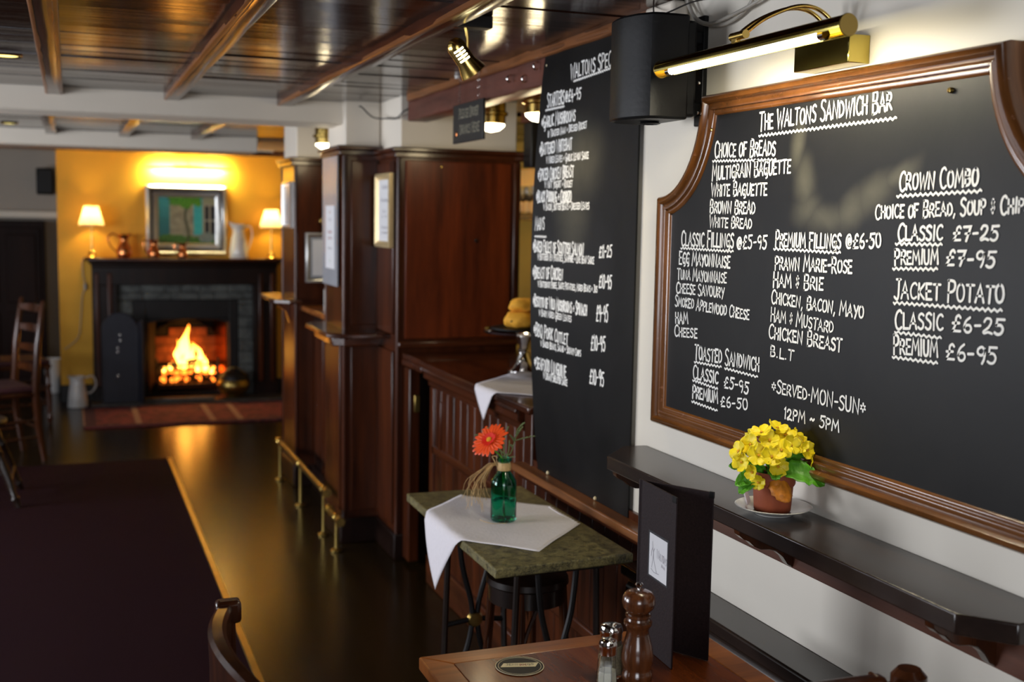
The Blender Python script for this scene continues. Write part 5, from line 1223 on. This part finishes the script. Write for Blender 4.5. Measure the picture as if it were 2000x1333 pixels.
for st_ in ([(.40, .070), (.41, .058), (.43, .050), (.42, .034), (.39, .018)], [(.43, .050), (.44, .036), (.50, .020), (.53, .012)], [(.41, .058), (.38, .050), (.37, .040)], [(.46, .058), (.43, .050)], [(.37, .014), (.46, .010), (.60, .012)]):
    ribbon(mb, [(a*d.length, zl0+b_) for a, b_ in st_], .0012, mp)
O('card_drawing', mb, 'ink_grey', t, smooth=False, label='pale grey line drawing of a figure')

# ------------------------------------------------------------------ chairs
def turned(a, c, r, n=12):
    a = Vector(a); c = Vector(c); ts = [0, .06, .1, .14, .3, .5, .62, .66, .70, .85, .92, .96, 1]; rs = [.8, .9, 1.25, .85, 1.05, 1.2, .9, 1.3, .9, .95, .8, 1.1, .7]
    return MB().tube([a.lerp(c, k) for k in ts], [r*k for k in rs], n)
def ladder_chair(label, loc, rz, group=None):
    """back along local y, faces -x"""
    t = T('ladder_back_chair', label, 'chair', loc, rz, group); K = dict(local=True)
    for s in (-1, 1):
        y = .205*s
        O('rear_leg', MB().tube([(.035, y, 0), (.0, y, .25), (-.012, y, .45), (.010, y, .75), (.052, y, 1.02), (.056, y, 1.035)], [.019, .023, .024, .021, .017, .008], 12), 'chair_wood', t, **K)
        O('front_leg', turned((-.41, .22*s, 0), (-.40, .215*s, .44), .020), 'chair_wood', t, **K)
        for z in (.15, .26): O('side_stretcher', MB().tube([(-.405, .215*s, z), (-.005, .205*s, z+.01)], .010, 10), 'chair_wood', t, **K)
    for z in (.58, .71, .84, .97):
        x = -.004+(z-.45)*.085; mb = MB(); n = 10
        for i in range(n+1):
            f = i/n; yy = -.20+.40*f; bow = .030*sin(pi*f); hh = .024+.016*sin(pi*f)
            mb.v += [(x+bow-.005, yy, z-hh*.5), (x+bow+.005, yy, z-hh*.5), (x+bow+.005, yy, z+hh*.8), (x+bow-.005, yy, z+hh*.8)]
        mb.f += [(i*4+k, i*4+(k+1) % 4, i*4+4+(k+1) % 4, i*4+4+k) for i in range(n) for k in range(4)]+[(0, 1, 2, 3), (n*4, n*4+1, n*4+2, n*4+3)]
        O('slat', mb, 'chair_wood', t, **K)
    O('seat_frame', MB().box(-.43, .0, -.225, .225, .425, .455), 'chair_wood', t, bevel=.008, **K)
    O('seat_pad', MB().box(-.425, -.012, -.22, .22, .455, .49), 'red_seat', t, bevel=.014, **K)
    for s in (-1, 1): O('front_stretcher', MB().tube([(-.405, -.21, .20+.05*s), (-.405, .21, .20+.05*s)], .010, 10), 'chair_wood', t, **K)
    O('rear_stretcher', MB().tube([(0, -.20, .22), (0, .20, .22)], .010, 10), 'chair_wood', t, **K)
    return t
ladder_chair('ladder-back wooden chair with a red seat, nearest the yellow wall on the left', (-.285, 8.03, .002), radians(20))
ladder_chair('second ladder-back chair, farther left at the table behind', (-.62, 9.35, .002), radians(195))
tt = T('pub_table', 'dark wooden pub table at the left edge behind the ladder-back chair', 'table', (-1.05, 8.6, 0))
O('table_top', B(-1.55, -.72, 8.15, 8.95, .705, .735), 'chair_wood', tt, bevel=.006)
for x in (-1.48, -.79):
    for y in (8.22, 8.88): O('leg', turned((x, y, .002), (x, y, .705), .028), 'chair_wood', tt)
def windsor(label, loc, rz):
    t = T('windsor_chair', label, 'chair', loc, rz); K = dict(local=True)
    O('seat', MB().lathe([(0, .425), (.19, .422), (.215, .432), (.22, .448), (.20, .458), (.12, .448), (0, .444)], (0, 0, 0), 36), 'chair_dark', t, **K)
    for sx_ in (-1, 1):
        for sy_ in (-1, 1): O('leg', turned((.27*sx_, .22*sy_, 0), (.13*sx_, .12*sy_, .43), .019), 'chair_dark', t, **K)
        O('side_stretcher', MB().tube([(.235*sx_, -.19, .14), (.235*sx_, .19, .14)], [.009, .009], 10), 'chair_dark', t, **K)
    O('cross_stretcher', MB().tube([(-.235, 0, .14), (.235, 0, .14)], .010, 10), 'chair_dark', t, **K)
    hoop = catmull([(-.17, -.16, .44), (-.23, -.185, .66), (-.28, -.13, .86), (-.295, 0, .93), (-.28, .13, .86), (-.23, .185, .66), (-.17, .16, .44)], 6)
    O('hoop', MB().tube(hoop, .011, 10), 'chair_dark', t, **K)
    for k in range(5):
        y = -.10+.05*k; O('spindle', MB().tube([(-.185, y*.9, .45), (-.285, y, .90-.7*y*y)], .006, 8), 'chair_dark', t, **K)
    return t
windsor('near-black Windsor chair at the left edge, only its turned legs showing', (-.56, 6.80, .0125), 0)
# chair at the near table, seen from above its crest
t = T('dining_chair', 'dark wooden chair at the lower left, its curved crest rail catching light', 'chair', (.27, 1.9, 0))
O('rear_leg', MB().tube([(.215, 2.155, .012), (.25, 2.155, .42), (.262, 2.160, .70), (.262, 2.165, .845)], [.020, .022, .020, .018], 12), 'chair_wood', t)
O('rear_leg', MB().tube([(.215, 1.755, .012), (.25, 1.755, .42), (.262, 1.750, .70), (.262, 1.745, .845)], [.020, .022, .020, .018], 12), 'chair_wood', t)
def crest(ya, yb, x0, bow, z0, z1, th, n=18):
    mb = MB()
    for i in range(n+1):
        f = i/n; y = ya+(yb-ya)*f; x = x0-bow*sin(pi*f); zt = z1+.012*sin(pi*f)
        mb.v += [(x-th*.5, y, z0), (x+th*.5, y, z0), (x+th*.62, y, zt-.006), (x+th*.35, y, zt), (x-th*.35, y, zt), (x-th*.62, y, zt-.006)]
    mb.f += [(i*6+k, i*6+(k+1) % 6, i*6+6+(k+1) % 6, i*6+6+k) for i in range(n) for k in range(6)]+[tuple(range(6)), tuple(range(n*6, n*6+6))]
    return mb
O('crest_rail', crest(2.175, 1.735, .265, .040, .79, .862, .026), 'chair_wood', t)
O('crest_end', B(.243, .291, 2.150, 2.185, .825, .870), 'chair_wood', t, bevel=.008)
O('crest_end', B(.243, .291, 1.725, 1.760, .825, .870), 'chair_wood', t, bevel=.008)
O('mid_rail', crest(2.155, 1.755, .262, .030, .60, .65, .018), 'chair_wood', t)
for k in range(4):
    y = 1.82+k*.09; O('back_slat', MB().tube([(.235, y, .46), (.232, y, .60), (.232, y, .80)], .009, 8), 'chair_wood', t)
O('seat', MB().prism([(.235, 1.745), (.235, 2.165), (.62, 2.13), (.62, 1.78)], .435, .465), 'chair_wood', t, bevel=.008)
for y in (1.80, 2.11): O('front_leg', turned((.60, y, .012), (.59, y, .435), .019), 'chair_wood', t)
# chair at the near end of the table, lower right
t = T('dining_chair', 'dark wooden chair at the lower right, only its crest rail and post tip showing', 'chair', (1.1, 1.45, 0))
def crest_x(xa, xb, y0, bow, z0, z1, th, n=18):
    m_ = crest(xa, xb, y0, bow, z0, z1, th, n); m_.v = [(v[1], v[0], v[2]) for v in m_.v]; return m_
for x in (.905, 1.262):
    O('rear_leg', MB().tube([(x, 1.33, .002), (x, 1.40, .44), (x, 1.43, .70), (x, 1.440, .84), (x, 1.441, .873), (x, 1.441, .884)], [.020, .022, .026, .030, .029, .019], 14), 'chair_wood', t)
O('crest_rail', crest_x(.930, 1.205, 1.437, .020, .80, .882, .026), 'chair_wood', t, bevel=.004)
O('rail_joint', MB().prism([(1.185, .80), (1.245, .80), (1.245, .862), (1.215, .866), (1.19, .886), (1.185, .886)], 1.424, 1.450, 'y'), 'chair_wood', t, bevel=.004)
O('seat', B(.90, 1.27, 1.40, 1.735, .435, .465), 'chair_wood', t, bevel=.008)
for k in range(4): O('back_slat', MB().tube([(.97+k*.075, 1.41, .46), (.97+k*.075, 1.432, .80)], .008, 8), 'chair_wood', t)
for x in (.92, 1.25): O('front_leg', turned((x, 1.71, .002), (x, 1.71, .435), .019), 'chair_wood', t)

# ------------------------------------------------------------------ ceiling fittings
def bar_lamp(label, x, y, r):
    t = T('bar_downlight', label, 'lamp', (x, y, 1.96), group=None)
    O('ceiling_cup', MB().lathe([(0, CZ), (r*1.05, CZ), (r*1.05, CZ-.012), (r*.5, CZ-.03), (r*.5, CZ-.05)], (x, y, 0), 32), 'brass_old', t)
    O('drum', MB().lathe([(r*.5, 2.10), (r*.98, 2.095), (r, 2.085), (r, 2.045), (r*1.16, 2.040), (r*1.16, 2.030), (r, 2.025), (r, 1.995), (r*.95, 1.993)], (x, y, 0), 40), 'brass', t)
    O('glass_dish', MB().lathe([(r*.95, 1.998), (r*.93, 1.985), (r*.6, 1.968), (0, 1.960)], (x, y, 0), 36), 'bar_glow', t, label='glowing opal dish')
    light('bar_lamp_glow', 'POINT', (x, y, 1.91), 1.3, (1.0, .80, .48), .05)
bar_lamp('brass downlight over the counter, partly behind the hanging sign', 1.640, 4.52, .060)
bar_lamp('brass downlight over the counter, cut by the edge of the specials board', 1.640, 3.98, .062)
bar_lamp('brass downlight over the bar, seen left of the white column head', 1.330, 6.25, .075)
# spotlight
P0 = Vector((1.0, 3.02, 0))
t = T('ceiling_spotlight', 'brass ceiling spotlight with slotted head angled at the specials board', 'spotlight', (1.0, 3.0, 1.98))
O('ceiling_plate', B(.985, 1.085, 2.985, 3.03, CZ-.034, CZ-.001), 'iron', t, bevel=.003)
O('rose', MB().lathe([(0, CZ-.001), (.030, CZ-.002), (.032, CZ-.018), (.024, CZ-.030), (.010, CZ-.034), (0, CZ-.035)], (.992, 3.02, 0), 28), 'brass', t)
O('arm', MB().tube(catmull([(1.015, 3.01, CZ-.03), (1.020, 3.01, CZ-.06), (1.020, 3.01, CZ-.10)], 4), .005, 8), 'brass', t)
hd = Vector((.62, .05, -.78)).normalized(); hc = Vector((.985, 3.02, 2.075))
O('head', MB().lathe([(0, -.012), (.012, -.010), (.022, 0), (.026, .012), (.026, .060), (.036, .092), (.037, .096), (.034, .095), (.024, .058), (.024, .014), (0, .0)], hc, 36, axis=hd), 'brass', t)
O('reflector', MB().lathe([(.0335, .090), (.028, .074), (.012, .064), (0, .062)], hc, 28, axis=hd), 'spot_glow', t, label='glowing lamp face')
hu = hd.cross(Vector((0, 1, 0))).normalized(); hv = hd.cross(hu).normalized(); toC = (EYE-hc); toC = (toC-hd*toC.dot(hd)).normalized(); tside = hd.cross(toC)
for k in range(4):
    cc = hc+hd*(.018+.010*k); mb = MB(); n = 8
    for i in range(n+1):
        a = (i/n-.5)*1.15; dd_ = toC*cos(a)+tside*sin(a)
        mb.v += [cc+dd_*.0264, cc+dd_*.0264+hd*.0042]
    mb.f += [(i*2, i*2+2, i*2+3, i*2+1) for i in range(n)]; O('slot', mb, 'spot_glow', t, label='light slot')
light('spot_beam', 'SPOT', hc+hd*.085, 7, (1.0, .82, .50), .02, target=hc+hd*2, spot_size=radians(75), spot_blend=.8)
# recessed downlights over the left side
for (x, y, lb) in ((-.195, 4.49, 'round recessed ceiling light at the left edge, nearer one'), (-.335, 7.88, 'round recessed ceiling light at the left edge beyond the first white beam')):
    t = T('recessed_light', lb, 'lamp', (x, y, CZ-.01))
    O('rim', MB().lathe([(.040, -.002), (.052, -.006), (.055, -.001), (.040, .006)], (x, y, CZ-.002), 36), 'brass', t)
    O('lens', MB().lathe([(.040, -.001), (.02, .001), (0, .001)], (x, y, CZ-.003), 24), 'downlight_glow', t)
# hanging sign
t = T('hanging_sign', 'small black sign hanging on two chains from the ceiling by the bar', 'sign', (1.42, 4.16, 1.89))
O('board', B(1.414, 1.424, 3.985, 4.335, 1.892, 2.040), 'black_paint', t, bevel=.002)
pS = lambda y, z: (1.4132, y, z)
O('lettering', write('Please Order', (4.26, 1.985), (4.035, 1.985), .032, (pS, -1), .0040, qq), 'sign_ink', t, smooth=False)
O('lettering', write('Drinks Here', (4.25, 1.925), (4.02, 1.925), .032, (pS, -1), .0040, qq), 'sign_ink', t, smooth=False)
O('emblem', MB().lathe([(0, 0), (.012, 0), (.010, .0015), (0, .002)], (1.414, 4.295, 1.928), 16, axis=(-1, 0, 0)), 'copper', t)
for y in (4.27, 4.05):
    mb = MB()
    for k in range(7):
        z = 2.045+k*.0135; ring = [(1.419+(.0035*cos(2*pi*i/10) if k % 2 else 0), y+(0 if k % 2 else .0035*cos(2*pi*i/10)), z+.008*sin(2*pi*i/10)) for i in range(11)]; mb.tube(ring, .0010, 5, caps=False)
    O('chain', mb, 'chrome', t)
    O('hook', MB().lathe([(0, 2.138), (.012, 2.138), (.011, 2.146), (.014, 2.1495), (0, 2.1495)], (1.410, y, 0), 16), 'china', t, label='white ceiling hook')
for y, z, lb in ((3.62, 2.07, 'lower metal cup hook on the red-brown beam'), (3.76, 2.085, 'metal cup hook on the red-brown beam, farthest from the specials board'), (3.52, 2.10, 'metal cup hook on the red-brown beam, nearest the specials board')):
    tag(O('cup_hook', MB().tube(catmull([(1.440, y, z+.012), (1.428, y, z+.010), (1.420, y, z), (1.428, y, z-.012), (1.436, y, z-.008)], 4), .003, 8), 'chrome'), lb, 'hook', 'cup hooks on the beam')
# papers and frames on the pillars
t = T('framed_notice', 'cream-framed notice on the side of the widest pillar', 'picture frame', (1.38, 5.25, 1.46))
yA, yB, zA, zB = 5.115, 5.385, 1.462, 1.805
def fr_x(x, prof, y0, y1, z0, z1, nm, mat):
    pts = [(y0, z0), (y1, z0), (y1, z1), (y0, z1)]; return O(nm, MB().sweep(pts, [(o_, x-h) for o_, h in prof]), mat, t)
fr_x(1.388, [(0, 0), (0, .020), (.012, .024), (.026, .012), (.030, .006)], yA, yB, zA, zB, 'frame', 'gold_frame')
O('sheet', B(1.380, 1.385, yA+.024, yB-.024, zA+.024, zB-.024), 'paper', t, smooth=False)
pN = lambda y, z: (1.3792, y, z)
for s_, z, wq, h in (('The Crown', 1.735, .10, .014), ('Food Served', 1.675, .13, .012), ('Daily', 1.625, .06, .010), ('12 - 9 pm', 1.60, .10, .010), ('Please ask', 1.55, .10, .009), ('at the bar', 1.525, .10, .009)):
    O('print', write(s_, (5.25+wq/2, z), (5.25-wq/2, z), h, (pN, -1), .0016, qq), 'ink_grey', t, smooth=False)
t = T('wall_poster', 'grey laminated poster with a white menu sheet on the side of the narrow pillar', 'poster', (1.21, 5.65, 1.27))
O('backing', B(1.208, 1.214, 5.49, 5.83, 1.262, 1.895), 'poster_grey', t, smooth=False)
O('menu_sheet', B(1.204, 1.207, 5.535, 5.735, 1.345, 1.655), 'paper', t, smooth=False)
pP = lambda y, z: (1.2032, y, z)
for s_, z, wq, h, mt in (('W', 1.615, .03, .016, 'copper'), ('MENU', 1.58, .07, .012, 'ink_grey'), ('Sunday', 1.52, .09, .012, 'ink_red'), ('Lunch', 1.49, .08, .012, 'ink_red'), ('from 12', 1.44, .08, .009, 'ink_grey'), ('&', 1.375, .02, .016, 'leaf_green')):
    O('print', write(s_, (5.635+wq/2, z), (5.635-wq/2, z), h, (pP, -1), .0016, qq), mt, t, smooth=False)
t = T('framed_certificate', 'pale framed certificate on the front of the farthest pillar', 'picture frame', (1.36, 6.68, 1.21))
def fr_y(y, prof, x0, x1, z0, z1, nm, mat):
    mb = MB().sweep([(x0, z0), (x1, z0), (x1, z1), (x0, z1)], [(o_, h) for o_, h in prof]); mb.v = [(v[1], y-v[0], v[2]) for v in mb.v]; return O(nm, mb, mat, t)
fr_y(6.69, [(0, 0), (0, .016), (.010, .020), (.022, .010), (.03, .006)], 1.285, 1.50, 1.215, 1.505, 'frame', 'silver_frame')
O('mount', B(1.305, 1.48, 6.682, 6.685, 1.235, 1.485), 'poster_grey', t, smooth=False); O('sheet', B(1.325, 1.46, 6.678, 6.681, 1.255, 1.465), 'paper', t, smooth=False)
t = T('small_picture', 'small framed picture on the lit side of the farthest pillar', 'picture frame', (1.215, 6.9, 1.52))
fr_x(1.225, [(0, 0), (0, .016), (.012, .018), (.02, .008)], 6.76, 7.05, 1.53, 1.80, 'frame', 'silver_frame')
O('sheet', B(1.216, 1.220, 6.775, 7.035, 1.545, 1.785), 'poster_grey', t, smooth=False)
t = T('leaflet_holder', 'clear holder with dark red leaflets on the bar between the pillars', 'leaflet holder', (1.35, 6.3, 1.08))
O('leaflets', MB().hexa([(1.322, 6.25, 1.085), (1.40, 6.25, 1.085), (1.40, 6.262, 1.085), (1.322, 6.262, 1.085), (1.322, 6.27, 1.205), (1.40, 6.27, 1.205), (1.40, 6.285, 1.205), (1.322, 6.285, 1.205)]), 'red_card', t, bevel=.001)
O('holder', MB().box(1.310, 1.412, 6.225, 6.30, 1.0805, 1.0845).box(1.310, 1.318, 6.235, 6.29, 1.084, 1.20).box(1.404, 1.412, 6.235, 6.29, 1.084, 1.20), 'china', t, bevel=.001)
t = T('brass_knob', 'small brass knob on the dark front of the farthest pillar', 'knob', (1.372, 6.68, 1.55))
O('knob', MB().lathe([(.006, 0), (.006, .010), (.014, .016), (.014, .024), (0, .028)], (1.378, 6.69, 1.575), 16, axis=(0, -1, 0)), 'brass', t)
# glasses and bottles on the back bar, glimpsed past the pillar
gl = T('wine_glass', 'clear wine glass standing on the dark back bar shelf, glimpsed beside the pillar', 'glass', (2.74, 6.60, 1.641), group='glasses on the back bar shelf')
O('bowl', MB().lathe([(.004, .075), (.020, .085), (.034, .11), (.036, .14), (.030, .175), (.0285, .175), (.0345, .14), (.0325, .112), (.018, .088), (0, .080)], (2.74, 6.60, 1.641), 24), 'clear_glass', gl)
O('stem', MB().lathe([(0, 0), (.032, 0), (.030, .003), (.005, .008), (.004, .076)], (2.74, 6.60, 1.641), 20), 'clear_glass', gl)
k = 0
for y in (6.60, 6.72, 6.84, 6.96, 7.08):
    for x in (2.70, 2.80, 2.90):
        k += 1
        if k == 1: gl.location = (x, y, 1.641); continue
        c = copy_thing(gl); c.location = (x, y, 1.641)
